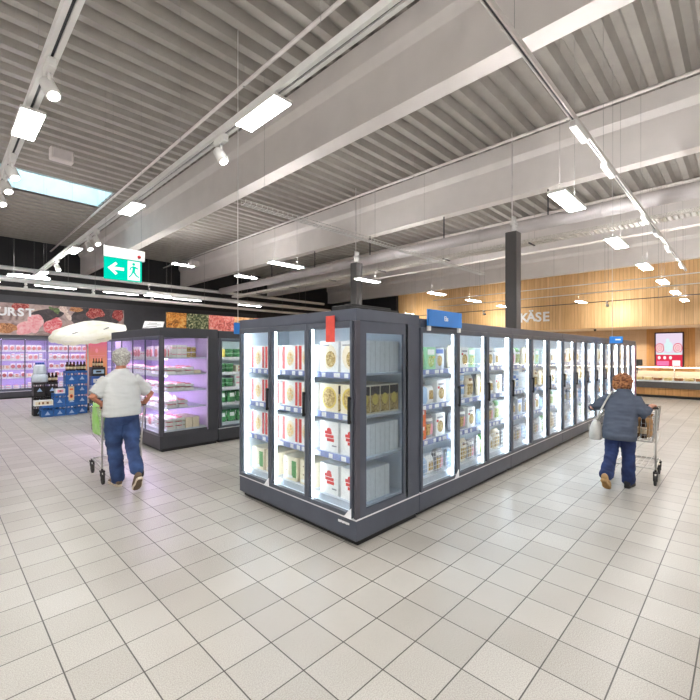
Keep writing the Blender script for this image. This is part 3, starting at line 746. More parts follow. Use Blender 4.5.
for ci in range(5):
    ox = RX+ci*3*RM
    cab = cabinet('glass_door_freezer', f'three-door freezer section of the long row, {rowpos[ci]}', 'freezer', (ox, RY, 0), 0, 3*RM-.004, .95, 2.06, 3, LV, 'led_cold',
                  zt=1.97, caps=(0,) if ci == 0 else (), door_key='row', posts=False, basket=(ci < 3), group='freezer sections of the long row')
    if ci == 4:
        MB().box(3*RM-.03, -.01, .25, 3*RM+.01, .95, 2.0).obj('end_panel', 'trim', cab)
        MB().box(3*RM-.28, -.03, .35, 3*RM-.2, -.026, 1.9).obj('red_strip', pbr('red_door_strip', srgb(176, 30, 60), .4), cab)
    for dj in range(3):
        di = ci*3+dj
        for si, z in enumerate(LV):
            ks = kinds_row[si][(di+si) % 3+1 if di else si % 2]
            n = 3; span = RM-.10; cnt = 0
            xs = .05
            seq = []
            q = 0
            while True:
                k = ks[(q//(1 if di < 6 else 2)) % 3]; w = FR[k][1]
                if xs+w > RM-.045: break
                seq.append((k, xs+w/2)); xs += w+.004; q += 1
            slack = (RM-.045-xs)/2
            for q, (k, xc) in enumerate(seq):
                lab = f'{FR[k][2]} on {SHELF_NAMES[4][si]}, {ords[di]} door of long row, {["leftmost", "second along", "third along", "fourth along"][q]}'
                if k in ('orange_box', 'blue_tub'):
                    place(k, (ox+dj*RM+xc+slack, RY+.12+(.085 if k == 'blue_tub' else 0), z+.172), 0, f'upper {FR[k][2]} on {SHELF_NAMES[4][si]}, {ords[di]} door of long row, {["leftmost", "second", "third", "fourth"][q]}', 'frozen goods in the long row')
                    lab = 'lower '+lab.replace(' along', '')
                elif di < 5 and 'box' in k:
                    place(k, (ox+dj*RM+xc+slack, RY+.33, z+.0005), 0, f'rear {FR[k][2]}, {SHELF_NAMES[4][si]}, {ords[di]} door of long row, {["leftmost", "second", "third", "fourth"][q]}', 'frozen goods in the long row')
                place(k, (ox+dj*RM+xc+slack, RY+.115+(.085 if k == 'blue_tub' else 0)+rnd.uniform(0, .01), z+.0005), rnd.uniform(-.03, .03) if 'bag' in k else 0, lab, 'frozen goods in the long row')
# dark cable channel and lamp cover on top of the row
tc_ = thing('cable_cover', 'dark cable cover lying on top of the freezer row', 'cable cover', (2.63, 2.62, 2.09))
MB().box(0, 0, 0, .8, .18, .05).box(.12, .03, .05, .7, .15, .075).obj('casing', 'black', tc_, bevel=.006)
MB().box(.3, -.004, .01, .36, 0, .04).obj('clip', 'charcoal', tc_)
# blue signs
M['sign_blue'] = pbr('blue_sign', srgb(44, 128, 214), .4, 0, .05, 5)
def make_sign():
    t = thing('aisle_sign', '', 'sign')
    MB().box(-.345, -.012, 0, .345, .012, .175).obj('board', ['sign_blue'], t, bevel=.002)
    MB().box(-.33, -.006, -.05, -.29, .02, 0).box(.29, -.006, -.05, .33, .02, 0).obj('clamp', 'white', t)
    tx = text_mesh('lettering', 'Eis', .075, .002, 'tag', .001, t); tx.location = (0, -.0135, .088); tx.rotation_euler = (PI/2, 0, 0)
    return t
spawn('sign', make_sign, (3.95, 2.385, 1.985), 0, 'wide blue sign with white word on top of the first row door')
def make_small_sign():
    t = thing('aisle_flag', '', 'sign')
    MB().box(-.14, -.01, 0, .14, .01, .16).obj('board', 'sign_blue', t, bevel=.002)
    MB().box(-.02, -.0125, .07, .09, -.01, .10).obj('print', 'tag', t)
    MB().cyl((-.08, 0, .16), (-.08, 0, DECK-1.97), .006, 6).obj('suspension_rod', 'white', t)
    return t
spawn('ssign', make_small_sign, (11.2, 2.2, 1.93), -PI/3, 'small blue sign hanging over the far end of the long row')
spawn('ssign', None, (3.12, 5.2, 1.97), 0, 'small blue sign hanging in the cross aisle behind the three-door freezer')
# ------------------------------------------------------------------ meat corner case and salad case
PX, PY1, PY0 = 2.70, 9.85, 7.15
LM = [1.62, 1.33, 1.04, .74, .36]
meat = cabinet('chilled_display_case', 'dark glazed meat case with pink light beside the man', 'display case', (PX, PY1, 0), -PI/2, PY1-PY0, 1.06, 2.14, 4, LM, 'led_pink',
               side=(.07, .20, .33, 1.97), zt=2.0, back=.84, railmat='rail_white', door_key='meat', bodymat='charcoal', zk=.26, glassmat='glass_pink', side2=True, st=.012, ledw=.007, trimmat='charcoal', linermat='liner_pink', upright=False)
mc = pbr('case_body', srgb(52, 54, 62), .4, .2, .05, 5)
salad = cabinet('chilled_display_case', 'dark glazed salad case with green packs right of the meat case', 'display case', (3.775, 7.15, 0), 0, 2.32, 1.06, 2.12, 3, [1.62, 1.33, 1.04, .74, .36], 'led_green',
               zt=1.98, back=.62, railmat='rail_white', door_key='salad', bodymat='charcoal', zk=.26)
# picture strip above
M['strip_a'] = marble('carrot_picture', [srgb(60, 40, 20), srgb(222, 140, 50), srgb(240, 196, 110)], 16)
M['strip_b'] = marble('herb_picture', [srgb(24, 34, 20), srgb(74, 88, 48), srgb(214, 208, 160)], 18)
M['strip_c'] = marble('meat_picture', [srgb(150, 50, 44), srgb(232, 120, 108), srgb(244, 190, 178)], 14)
M['strip_d'] = marble('vegetable_picture', [srgb(70, 96, 50), srgb(236, 170, 110), srgb(246, 206, 160)], 12)
M['strip_e'] = marble('salmon_picture', [srgb(226, 96, 70), srgb(246, 140, 116), srgb(248, 190, 168)], 10)
st = thing('picture_strip', 'long food picture strip standing on the meat and salad cases', 'picture panel', (2.95, 7.5, 2.14))
xs = [0, .36, .80, 1.35, 1.85, 2.9, 3.1]
mb = MB()
for i in range(6): mb.box(xs[i], 0, 0, xs[i+1], .03, .30, i)
mb.obj('printed_board', ['strip_a', 'strip_b', 'strip_c', 'strip_d', 'strip_e', 'strip_a'], st)
MB().box(0, .03, 0, .05, .2, .02).box(3.05, .03, 0, 3.1, .2, .02).box(0, .03, 0, 3.1, .05, .31).obj('stand', 'black', st)
# acrylic price card on the case corner
cd = thing('price_card', 'white slanted price card on top of the meat case corner', 'sign', (2.735, 7.6, 2.14), R(-20))
MB().add([(-.15, -.06, .01), (.17, -.06, .01), (.20, .04, .13), (-.12, .04, .13), (-.15, -.05, .0), (.17, -.05, .0), (.20, .05, .12), (-.12, .05, .12)],
         [(0, 1, 2, 3), (7, 6, 5, 4), (0, 4, 5, 1), (1, 5, 6, 2), (2, 6, 7, 3), (3, 7, 4, 0)]).obj('card', 'tag', cd)
MB().box(-.16, -.08, 0, .18, .06, .006).obj('base', 'rail_white', cd)
mb = MB()
for i, w in enumerate((.18, .22, .14)): mb.add([(-.10+.02*i, -.047+.025*i, .0265+.03*i), (-.10+.02*i+w, -.047+.025*i, .0265+.03*i), (-.10+.02*i+w+.003, -.037+.025*i, .0385+.03*i), (-.10+.02*i+.003, -.037+.025*i, .0385+.03*i)], [(0, 1, 2, 3)])
mb.obj('printed_lines', 'p_grey', cd)

def tray_pack(name, w, d, h, meat):
    o = MB().prism([(-w/2+.01, 0), (w/2-.01, 0), (w/2, h*.7), (-w/2, h*.7)], lambda a, b, t: (a, t, b), 0, d).obj(name, 'p_white')
    MB().ell((0, d/2, h*.68), (w*.42, d*.40, h*.34), 12, 6).obj('meat', meat, o)
    return o
def hang_pack(name, w, h, meat):
    o = MB().box(-w/2, 0, 0, w/2, .02, h).obj(name, 'p_white')
    MB().prism([(w*.43*math.cos(i*PI/7), h*.40+h*.36*math.sin(i*PI/7)) for i in range(14)], lambda a, b, t: (a, t, b), -.012, 0).obj('slices', meat, o)
    return o
def jar(name, r, h, m1):
    o = MB().lathe([(r*.9, 0), (r, h*.08), (r, h*.7), (r*.8, h*.82)], 12).obj(name, m1)
    MB().lathe([(r*.85, h*.82), (r*.85, h)], 12).obj('lid', 'p_white', o)
    return o
PK = {
 'tray_pink': (lambda: tray_pack('meat_tray', .19, .15, .07, 'p_meat'), .2, .155, 'pink meat tray', .07),
 'tray_red': (lambda: tray_pack('meat_tray', .19, .15, .06, 'p_salami'), .2, .155, 'red sausage tray', .06),
 'hang_pink': (lambda: hang_pack('sliced_meat_pack', .145, .20, 'p_meat'), .15, .04, 'pale pink sliced meat pack', .2),
 'hang_red': (lambda: hang_pack('sliced_meat_pack', .145, .19, 'p_salami'), .15, .04, 'dark red sliced sausage pack', .19),
 'white_carton': (lambda: carton('white_pack', .10, .08, .11, ['p_white', 'p_pink'], [('r', 1, .5, .6, .4, .1)], [('r', 1, .5, .5, .4, .06)]), .105, .085, 'small white carton', .11),
 'brown_jar': (lambda: jar('glass_jar', .04, .10, 'p_food'), .09, .09, 'small brown jar', .10),
 'cream_pack': (lambda: carton('cheese_pack', .17, .12, .06, ['p_cream', 'p_red', 'p_white'], [('r', 1, .5, .5, .3, .2), ('r', 2, .2, .5, .1, .3)]), .18, .125, 'cream pack', .06),
 'salad_bag': (lambda: bag('salad_bag', .19, .10, .2, ['p_leaf', 'p_white', 'p_leaf'], [(1, .2, .8, .55, .85)]), .195, .11, 'green leaf salad bag', .2),
 'salad_bowl': (lambda: tub('salad_bowl', .085, .08, ['p_leaf', 'p_leaf', 'p_mint']), .18, .18, 'round salad bowl', .08),
 'dressing': (lambda: jar('dressing_bottle', .035, .19, 'p_yellow'), .08, .08, 'small dressing bottle', .19),
}
def pk(kind, loc, rz, label, group, cat='food pack'): return spawn('pk_'+kind, PK[kind][0], loc, rz, label, group, cat)
mk = [['hang_pink', 'white_carton'], ['tray_red', 'tray_pink'], ['tray_pink', 'tray_red'], ['tray_pink', 'cream_pack'], ['tray_pink', 'hang_pink']]
LMW = PY1-PY0
def stackn(k): return 2 if k.startswith('tray') or k == 'cream_pack' else 1
posn = ['front', 'second', 'third', 'rear']
for si, z in enumerate(LM):
    zz = z+.0005
    # the line behind the doors, seen obliquely from the aisle
    lx = .10; q = 0
    while lx < LMW-.84:
        k = mk[si][(q//3) % 2]; w = PK[k][1]
        for lev in range(stackn(k)):
            pk(k, toworld((PX, PY1), -PI/2, lx+w/2, .13, zz+lev*(PK[k][4]+.002)), -PI/2, f'{PK[k][3]} on the {SHELF_NAMES[5][si]} behind the meat case doors', f'{PK[k][3]}s, {SHELF_NAMES[5][si]} of the meat case')
        lx += w+.006; q += 1
    # the three lanes next to the glazed end
    for ln in range(3):
        lx = LMW-.52+ln*.2
        if lx > LMW-.1: continue
        ly = .13
        seq = {0: ['hang_pink', 'hang_pink', 'white_carton', 'white_carton', 'white_carton', 'brown_jar', 'brown_jar'],
               1: ['tray_pink', 'tray_red', 'tray_pink', 'cream_pack'], 2: ['tray_pink', 'tray_pink', 'tray_red', ],
               3: ['tray_pink', 'hang_pink', 'tray_pink'], 4: ['tray_pink', 'tray_pink', 'cream_pack', 'cream_pack']}[si]
        for qi, k in enumerate(seq):
            n = 3 if si == 4 else (2 if k in ('white_carton', 'brown_jar', 'tray_pink', 'tray_red') else 1)
            if k == 'brown_jar' and qi == 6: n = 2
            for lev in range(n):
                pk(k, toworld((PX, PY1), -PI/2, lx, ly+(.04 if k == 'brown_jar' else 0), zz+lev*(PK[k][4]+.002)), -PI/2,
                   f'{PK[k][3]} on the {SHELF_NAMES[5][si]} of the meat case, glazed end', f'{PK[k][3]}s at the glazed end, {SHELF_NAMES[5][si]}')
            ly += PK[k][2]+.008
sk_ = [['dressing', 'salad_bowl'], ['salad_bowl', 'cream_pack'], ['salad_bowl', 'white_carton'], ['salad_bag', 'salad_bag'], ['salad_bag', 'salad_bag']]
for si, z in enumerate([1.62, 1.33, 1.04, .74, .36]):
    for ry in range(2):
        lx = .06; q = 0
        while lx < 1.5:
            k = sk_[si][(q//2) % 2]; w = PK[k][1]
            if lx+w > 2.25: break
            for lev in range(2 if k in ('salad_bowl', 'white_carton', 'cream_pack') else 1):
                pk(k, (3.775+lx+w/2, 7.15+.13+(.09 if k == 'salad_bowl' else .04 if k == 'dressing' else 0)+ry*max(.2, PK[k][2]+.02), z+.0005+lev*(PK[k][4]+.002)), 0, f'{PK[k][3]} on the {SHELF_NAMES[5][si]} of the green salad case', f'{PK[k][3]}s, {SHELF_NAMES[5][si]} of the salad case')
            lx += w+.006; q += 1

# ------------------------------------------------------------------ wall cases below the sausage panel
WYF = 19.5
LW = [1.80, 1.46, 1.12, .80, .36]
for i in range(4):
    ox = -1.0+i*2.06
    cabinet('wall_display_case', ['chilled wall case outside the left edge', 'violet lit chilled wall case under the white lettering', 'violet lit chilled wall case behind the beer crates', 'chilled wall case hidden behind the meat case'][i], 'display case',
            (ox, WYF, 0), 0, 2.05, .95, 2.33, 3, LW, 'led_violet', zt=2.24, back=.55, railmat='rail_white', door_key='wall', bodymat='charcoal', shelfmat='shelf_dark', posts=False, glassmat='glass_pink', zk=.26, st=.016, ledw=.008, linermat='liner_violet', upright=False)
wk = [['hang_pink', 'hang_pink'], ['hang_pink', 'white_carton'], ['hang_red', 'cream_pack'], ['cream_pack', 'hang_red'], ['tray_pink', 'white_carton']]
rn = random.Random(5)
for si, z in enumerate(LW):
    x = 1.45; q = 0
    while x < 5.2:
        k = wk[si][0 if rn.random() < .65 else 1]; w = PK[k][1]
        lx = (x+1.0) % 2.06
        if lx < .06 or lx+w > 2.0: x += .02; continue
        for lev in range(2 if k in ('white_carton', 'tray_pink', 'cream_pack') else 1):
            pk(k, (x+w/2, WYF+.13, z+.0005+lev*(PK[k][4]+.002)), 0, f'{PK[k][3]} on the {SHELF_NAMES[5][si]} of the violet wall cases', f'{PK[k][3]}s, {SHELF_NAMES[5][si]} of the wall cases')
        x += w+rn.choice((.006, .01, .03)); q += 1

# sausage picture panel and lettering
M['pic_base'] = marble('slate_and_linen_picture', [srgb(120, 98, 98), srgb(182, 158, 154), srgb(206, 184, 176)], 2.2)
M['pic_slate'] = marble('slate_board_picture', [srgb(48, 44, 48), srgb(70, 62, 66), srgb(96, 86, 88)], 5)
M['pic_ham'] = marble('ham_picture', [srgb(232, 128, 140), srgb(244, 176, 182), srgb(248, 206, 208)], 5)
M['pic_red'] = marble('raw_ham_picture', [srgb(214, 70, 84), srgb(238, 128, 136), srgb(248, 214, 210)], 7)
M['pic_salami'] = marble('salami_picture', [srgb(120, 34, 36), srgb(178, 62, 60), srgb(228, 160, 150)], 12)
M['pic_nut'] = marble('walnut_picture', [srgb(92, 56, 40), srgb(190, 128, 84), srgb(226, 170, 120)], 12)
M['pic_garlic'] = marble('garlic_picture', [srgb(206, 180, 172), srgb(236, 216, 206), srgb(244, 232, 226)], 8)
M['pic_leaf'] = marble('herb_sprig_picture', [srgb(70, 90, 52), srgb(120, 142, 90)], 10)
PYP = 20.88
pn = thing('food_picture_panel', 'wide sausage and ham picture panel with white letters on black wall', 'picture panel', (0, PYP, 0))
def pp(px, py): v = onY(px, py, PYP); return (v.x, v.z)
zt_, zb_ = 3.69, 2.42
X_R = onY(124, 320, PYP).x
MB().box(-1.2, 0, zb_, X_R, .06, zt_).obj('printed_board', 'pic_base', pn)
def blobp(name, cx, cy, rx, ry, mat, k, wob=.12, rot=0):
    pts = []
    for i in range(22):
        a = 2*PI*i/22; rr = 1+wob*math.sin(3*a+cx)+wob*.6*math.sin(5*a+cy)
        dx, dy = rx*rr*math.cos(a), ry*rr*math.sin(a)
        x, z = pp(cx+dx*math.cos(rot)-dy*math.sin(rot), cy+dx*math.sin(rot)+dy*math.cos(rot))
        pts.append((x, min(max(z, zb_+.005), zt_-.005)))
    return MB().prism(pts, lambda a, b, t: (a, t, b), -.002*k, 0).obj(name, mat, pn)
blobp('printed_slate', 46, 316, 16, 7, 'pic_slate', 1, .1, -.12)
blobp('printed_slate', 96, 318, 26, 13, 'pic_slate', 1.1, .08, -.1)
blobp('printed_sausage', 20, 306, 9, 4, 'pic_salami', 1.5)
blobp('printed_walnuts', 8, 328, 11, 5, 'pic_nut', 1.5, .2)
blobp('printed_ham', 26, 328, 10.5, 6.5, 'pic_ham', 2, .12, -.2)
blobp('printed_ham', 35, 323, 8, 9.5, 'pic_ham', 1.7, .1, .3)
blobp('printed_raw_ham', 53, 326, 10, 7.5, 'pic_red', 2, .1, -.5)
blobp('printed_herbs', 55, 310, 6, 2.2, 'pic_leaf', 2.2, .3, .4)
blobp('printed_garlic', 63, 309, 5, 3.5, 'pic_garlic', 2, .15, .3)
blobp('printed_garlic', 68, 316, 5.5, 2.2, 'pic_garlic', 2.3, .1, .9)
blobp('printed_onion', 76, 309, 6.5, 3.2, 'pic_nut', 2, .1, .1)
blobp('printed_salami', 95, 313, 9, 5.5, 'pic_salami', 2, .14)
blobp('printed_salami', 118, 315, 5.5, 6, 'pic_salami', 2, .12)
for i, ch in enumerate('WURST'):
    a = onY(2+ (i-1)*9.3, 313, PYP)
    t = text_mesh('letter', ch, .44, .015, 'tag', .016, pn)
    t.location = (a.x, -.03, 3.32); t.rotation_euler = (PI/2, 0, 0)
kl = thing('wall_lettering', 'white word lettering fixed on the oak boards right of the column', 'lettering', (XW, 7.15, 3.36))
for i, ch in enumerate('KÄSE'):
    t = text_mesh('letter', ch, .60, .02, 'tag', .016, kl)
    t.location = (-.03, .50-.335*i, .03 if ch == 'Ä' else 0); t.rotation_euler = (PI/2, 0, -PI/2)

# orange poster by the wall cases
po = thing('promo_poster', 'pink to orange promotional board beside the wall cases, left of the man', 'poster', (0, 18.9, 0))
a = onY(86, 366, 18.9); b = onY(107, 341, 18.9)
m_, nt, out = nodes('sunset_print'); bb = N(nt, 'ShaderNodeBsdfPrincipled'); tc = N(nt, 'ShaderNodeTexCoord'); sx = N(nt, 'ShaderNodeSeparateXYZ'); rp = N(nt, 'ShaderNodeValToRGB')
mr = N(nt, 'ShaderNodeMapRange'); mr.inputs['From Min'].default_value = a.z; mr.inputs['From Max'].default_value = b.z
nt.links.new(tc.outputs['Object'], sx.inputs[0]); nt.links.new(sx.outputs['Z'], mr.inputs['Value']); nt.links.new(mr.outputs[0], rp.inputs['Fac']); nt.links.new(rp.outputs['Color'], bb.inputs['Base Color']); nt.links.new(bb.outputs[0], out.inputs[0])
rp.color_ramp.elements[0].color = rgba(srgb(236, 160, 110)); rp.color_ramp.elements[1].color = rgba(srgb(214, 96, 136))
MB().box(a.x, 0, .0, b.x, .04, b.z).obj('board', m_, po)
mb = MB(); cx = (a.x+b.x)/2
mb.prism([(cx+.05*math.cos(i*PI/5), b.z-.4+.09*math.sin(i*PI/5)) for i in range(10)], lambda a, b, t: (a, t, b), -.004, 0)
mb.box(cx-.3, -.004, b.z-.62, cx+.3, 0, b.z-.60).box(cx-.2, -.004, b.z-.70, cx+.2, 0, b.z-.68).obj('emblem', 'p_pink', po)

# ------------------------------------------------------------------ beer stack with parasol
M['crate_blue'] = pbr('blue_crate', srgb(46, 104, 180), .4, 0, .08, 12)
M['crate_black'] = pbr('black_crate', srgb(38, 34, 36), .5, 0, .1, 12)
M['bottle'] = pbr('brown_bottle', srgb(58, 36, 24), .15, 0, .1, 10)
M['cream_label'] = pbr('cream_label', srgb(228, 206, 170), .5)
def make_crate(mat):
    t = thing('beer_crate', '', 'crate')
    w, d, h, k = .26, .34, .30, .012
    sh = MB().box(-w/2, 0, 0, w/2, d, .02)
    for x0, x1, y0, y1 in ((-w/2, w/2, 0, k), (-w/2, w/2, d-k, d), (-w/2, -w/2+k, k, d-k), (w/2-k, w/2, k, d-k)):
        sh.box(x0, y0, .02, x1, y1, .17).box(x0, y0, .235, x1, y1, h)
        if x1-x0 > .1:
            for a in (-w/2, -.05, .03, w/2-.02): sh.box(a, y0, .17, a+.02, y1, .235)
        else:
            for a in (y0, (y0+y1)/2, y1-.02): sh.box(x0, a, .17, x1, a+.02, .235)
    sh.obj('shell', mat, t, bevel=.002)
    MB().prism([(-.06, .05), (.06, .05), (.035, .09), (.0, .15), (-.035, .09)], lambda a, b, t: (a, t, b), -.003, 0).obj('printed_badge', 'p_lblue', t)
    return t
CY = 13.3
bl = [(2.13, CY, 0, 'blue beer crate on the floor at the left front of the stack'), (2.40, CY, 0, 'blue beer crate on the floor, second from the left in front'),
      (2.67, CY, 0, 'blue beer crate at the foot of the tall blue column'), (2.40, CY+.02, 1, 'blue beer crate on the second layer, left of the tall column'),
      (2.67, CY+.01, 1, 'second blue beer crate up in the tall column'), (2.67, CY, 2, 'third blue beer crate up in the tall column'), (2.67, CY+.01, 3, 'topmost blue beer crate of the tall column'),
      (2.94, CY+.12, 0, 'blue beer crate on the floor right of the tall column'), (2.94, CY+.12, 1, 'second blue beer crate right of the tall column'), (2.94, CY+.13, 2, 'third blue beer crate right of the tall column'),
      (2.94, CY+.12, 3, 'topmost blue beer crate right of the tall column')]
for x, y, k, l in bl: spawn('crate_b', lambda: make_crate('crate_blue'), (x, y, k*.302), 0, l, 'blue beer crates')
for i, (x, y, k, l) in enumerate([(2.02, CY+.40, 0, 'black crate on the floor at the back left of the stack'), (2.02, CY+.40, 1, 'middle black crate at the left of the stack'), (2.02, CY+.40, 2, 'topmost black crate under the white wrapped pack'),
                     (2.30, CY+.42, 0, 'black crate on the floor behind the blue crates'), (2.30, CY+.42, 1, 'second black crate behind the blue crates'), (2.30, CY+.42, 2, 'top black crate carrying brown bottles')]):
    spawn('crate_k', lambda: make_crate('crate_black'), (x, y, k*.302), 0, l, 'black crates')
def make_bottle():
    o = MB().lathe([(.028, 0), (.031, .01), (.031, .14), (.012, .19), (.012, .245), (.014, .25)], 10).obj('beer_bottle', 'bottle')
    MB().lathe([(.0317, .04), (.0317, .11)], 10).obj('bottle_label', 'cream_label', o)
    return o
bi = 0
for bx, by, bz, w in ((2.33, CY+.43, .906, 'on the black crate'), (2.94, CY+.13, 1.21, 'on the right blue column'), (2.67, CY+.02, 1.21, 'on the tall blue column')):
    for i in range(3):
        for j in range(2):
            spawn('bottle', make_bottle, (bx-.08+.08*i, by+.07+.1*j, bz), 0, f'brown bottle {w}, {["left", "middle", "right"][i]} of the {["front", "rear"][j]} line', 'brown bottles on the crates', 'bottle')
cb = carton('label_carton', .40, .2, .14, ['p_white', 'p_brown', 'p_cream'], [('r', 2, .5, .5, .46, .3), ('r', 1, .25, .5, .04, .2), ('r', 1, .45, .5, .05, .2), ('r', 1, .7, .5, .06, .2)])
cb.location = (2.055, CY+.02, .303); tag(cb, 'white printed carton on the front left blue crate', 'carton')
cb = carton('label_carton', .22, .2, .12, ['p_white', 'p_pink', 'p_brown'], [('r', 1, .5, .5, .3, .3), ('r', 2, .5, .5, .1, .2)])
cb.location = (2.42, CY+.04, .605); tag(cb, 'white and pink carton on the second layer of blue crates', 'carton')
cb = carton('label_sheet', .13, .004, .38, ['cream_label', 'p_orange', 'p_dark'], [('e', 1, .5, .3, .3, .14), ('e', 2, .5, .3, .14, .07), ('r', 1, .5, .8, .3, .06)])
cb.location = (2.66, CY-.006, .40); tag(cb, 'cream price sheet on the front of the tall blue column', 'sign')
# shrink wrapped bottles
M['wrap'] = pbr('white_shrink_film', srgb(212, 222, 232), .2, 0, .06, 18, bump=.3)
wp = thing('wrapped_pack', 'white film wrapped pack on the topmost black crate', 'pack', (2.05, CY+.42, .906))
for lv, (w, h, z) in enumerate(((.36, .22, 0), (.28, .26, .22))):
    MB().ring_tube([(0, .16, z), (0, .16, z+.03), (0, .16, z+h-.05), (0, .16, z+h)], [w*.5, w*.54, w*.5, w*.38], 10).obj('wrap', 'wrap', wp)
mb = MB()
for i in range(4): mb.lathe([(.03, 0), (.03, .05), (.018, .06)], 8, 0, (-.075+.05*i, .16, .48))
mb.obj('bottle_caps', 'p_blue', wp)
# further drinks to the right, behind the man
for i, (x, y, z, m1, m2, l) in enumerate([(3.32, 13.3, 0, 'p_blue', 'p_white', 'lowest blue drinks carton behind the man'), (3.32, 13.3, .26, 'p_dark', 'p_lblue', 'dark drinks carton behind the man'), (3.32, 13.3, .52, 'p_lblue', 'p_white', 'pale blue drinks carton behind the man'),
                                     (3.32, 13.3, .78, 'p_blue', 'p_white', 'blue drinks carton above the pale one behind the man'), (3.32, 13.3, 1.04, 'p_dark', 'p_lblue', 'topmost dark drinks carton behind the man'),
                                     (3.68, 13.45, 0, 'p_white', 'p_blue', 'lowest white drinks carton right of the beer stack'), (3.68, 13.45, .26, 'p_blue', 'p_white', 'blue drinks carton in the right pile'), (3.68, 13.45, .52, 'p_dark', 'p_white', 'dark drinks carton in the right pile'), (3.68, 13.45, .78, 'p_white', 'p_blue', 'topmost white drinks carton in the right pile')]):
    o = carton('drinks_carton', .34, .28, .255, [m1, m2], [('r', 1, .5, .5, .4, .22), ('r', 0, .5, .5, .2, .1)]); o.location = (x, y, z); tag(o, l, 'carton', 'drinks cartons behind the man')
for i in range(4): spawn('bottle', None, (3.22+.07*i, 13.42, 1.2955), 0, f'brown bottle on the drinks cartons, {["leftmost", "second", "third", "rightmost"][i]} of four', 'bottles on the drinks cartons', 'bottle')
# parasol
M['canvas'] = marble('cream_canvas', [srgb(226, 222, 196), srgb(240, 236, 222), srgb(246, 242, 232)], 2.5)
um = thing('parasol', 'cream parasol with fringed edge tilted over the beer crates', 'parasol', (3.27, 14.15, 0))
um_top = Vector((0, 0, 2.40)); tilt = Euler((R(15), R(-13), 0)).to_matrix()
mb = MB(); nseg = 8; rad = 1.02
rings = [(0, .26), (.3, .2), (.62, .10), (1.0, -.04)]
vs = [um_top+tilt@Vector((0, 0, .26))]; sub = 4; tot = nseg*sub
for fr_, zz in rings[1:]:
    for k in range(tot):
        a = 2*PI*k/tot; rr = rad*fr_*(1-.035*math.sin(PI*(k % sub)/sub)**2*fr_*2)
        vs.append(um_top+tilt@Vector((rr*math.cos(a), rr*math.sin(a), zz-.02*math.sin(PI*(k % sub)/sub)*fr_)))
fs = [(0, 1+k, 1+(k+1) % tot) for k in range(tot)]
for r_ in range(2):
    for k in range(tot): fs.append((1+r_*tot+k, 1+(r_+1)*tot+k, 1+(r_+1)*tot+(k+1) % tot, 1+r_*tot+(k+1) % tot))
mb.add(vs, fs, 0, True)
can = mb.obj('canopy', 'canvas', um); so = can.modifiers.new('cloth', 'SOLIDIFY'); so.thickness = .004
mb = MB(); vv = []; n2 = 96
for k in range(n2+1):
    a = 2*PI*k/n2; e = Vector((rad*math.cos(a), rad*math.sin(a), -.045)); 
    rr = rad*(1-.035*2*math.sin(PI*((k/n2*tot) % sub)/sub)**2)
    e = Vector((rr*math.cos(a), rr*math.sin(a), -.05)); dp = .09+.025*abs(math.sin(k/n2*PI*24))
    vv += [um_top+tilt@e, um_top+tilt@(e+Vector((.01*math.cos(a), .01*math.sin(a), -dp)))]
mb.add(vv, [(2*k, 2*k+1, 2*k+3, 2*k+2) for k in range(n2)], 0)
va = mb.obj('valance', 'canvas', um, fix=False); so = va.modifiers.new('cloth', 'SOLIDIFY'); so.thickness = .003
mb = MB()
for ang, fr_ in ((R(-60), .62), (R(-135), .66), (R(0), .6), (R(150), .6)):
    for d in ((0, 0), (.05, .012), (-.04, -.01)):
        q = Vector((rad*fr_*math.cos(ang)+d[0], rad*fr_*math.sin(ang), .085+d[1]-.0))
        u_ = tilt@Vector((-math.sin(ang), math.cos(ang), 0)); w_ = tilt@Vector((math.cos(ang), math.sin(ang), -.37)); w_.normalize(); c0 = um_top+tilt@q+tilt@Vector((0, 0, .012))
        mb.add([c0-u_*.045-w_*.02, c0+u_*.045-w_*.02, c0+u_*.03+w_*.02, c0-u_*.03+w_*.02], [(0, 1, 2, 3)])
mb.obj('printed_logo', 'p_dark', um)
MB().cyl((0, 0, .03), um_top+tilt@Vector((0, 0, .24)), .02, 10).obj('pole', 'white', um)
MB().lathe([(.24, 0), (.24, .05), (.1, .07), (.03, .09), (.03, .2)], 20).obj('base', 'charcoal', um)
mb = MB()
for k in range(8):
    a = 2*PI*k/8; mb.bar(um_top+tilt@Vector((0, 0, .22)), um_top+tilt@Vector((rad*math.cos(a), rad*math.sin(a), -.05)), .006)
mb.obj('ribs', 'duct', um)

# ------------------------------------------------------------------ cheese counter
ct = thing('cheese_counter', 'long cheese counter with oak front and dark bumper at right', 'counter', (19.3, 0, 0))
y0_, y1_ = -6.0, 9.0
MB().box(.05, y0_, 0, 1.0, y1_, .1).obj('plinth', 'black', ct)
MB().box(0, y0_, .1, 1.0, y1_, .37).obj('front_panel', 'wood_panel', ct)
MB().box(-.05, y0_, .37, 1.0, y1_, .60).obj('bumper_band', pbr('bumper_grey', srgb(86, 82, 80), .4), ct)
MB().box(0, y0_, .60, 1.0, y1_, .66).obj('display_deck', 'trim', ct)
MB().box(-.03, y0_, .62, -.022, y1_, .88).obj('front_glass', 'glass', ct)
MB().box(.72, y0_, .66, 1.0, y1_, .98).obj('service_top', 'soffit', ct)
MB().box(.1, y0_, 1.16, .62, y1_, 1.17).obj('glass_shelf', 'glass', ct)
mb = MB(); y = y0_+.5
while y < y1_: mb.cyl((.58, y, .66), (.58, y, 1.16), .012, 8); y += 1.5
mb.obj('posts', 'chrome', ct)
MB().box(.52, y0_, 1.13, .56, y1_, 1.16).obj('lamp', emit('counter_led', (1, .88, .68), 10), ct)
M['cheese'] = marble('cheese', [srgb(226, 190, 110), srgb(240, 214, 150), srgb(246, 230, 190)], 8)
M['cheese_pale'] = marble('pale_cheese', [srgb(230, 216, 184), srgb(244, 236, 214)], 8)
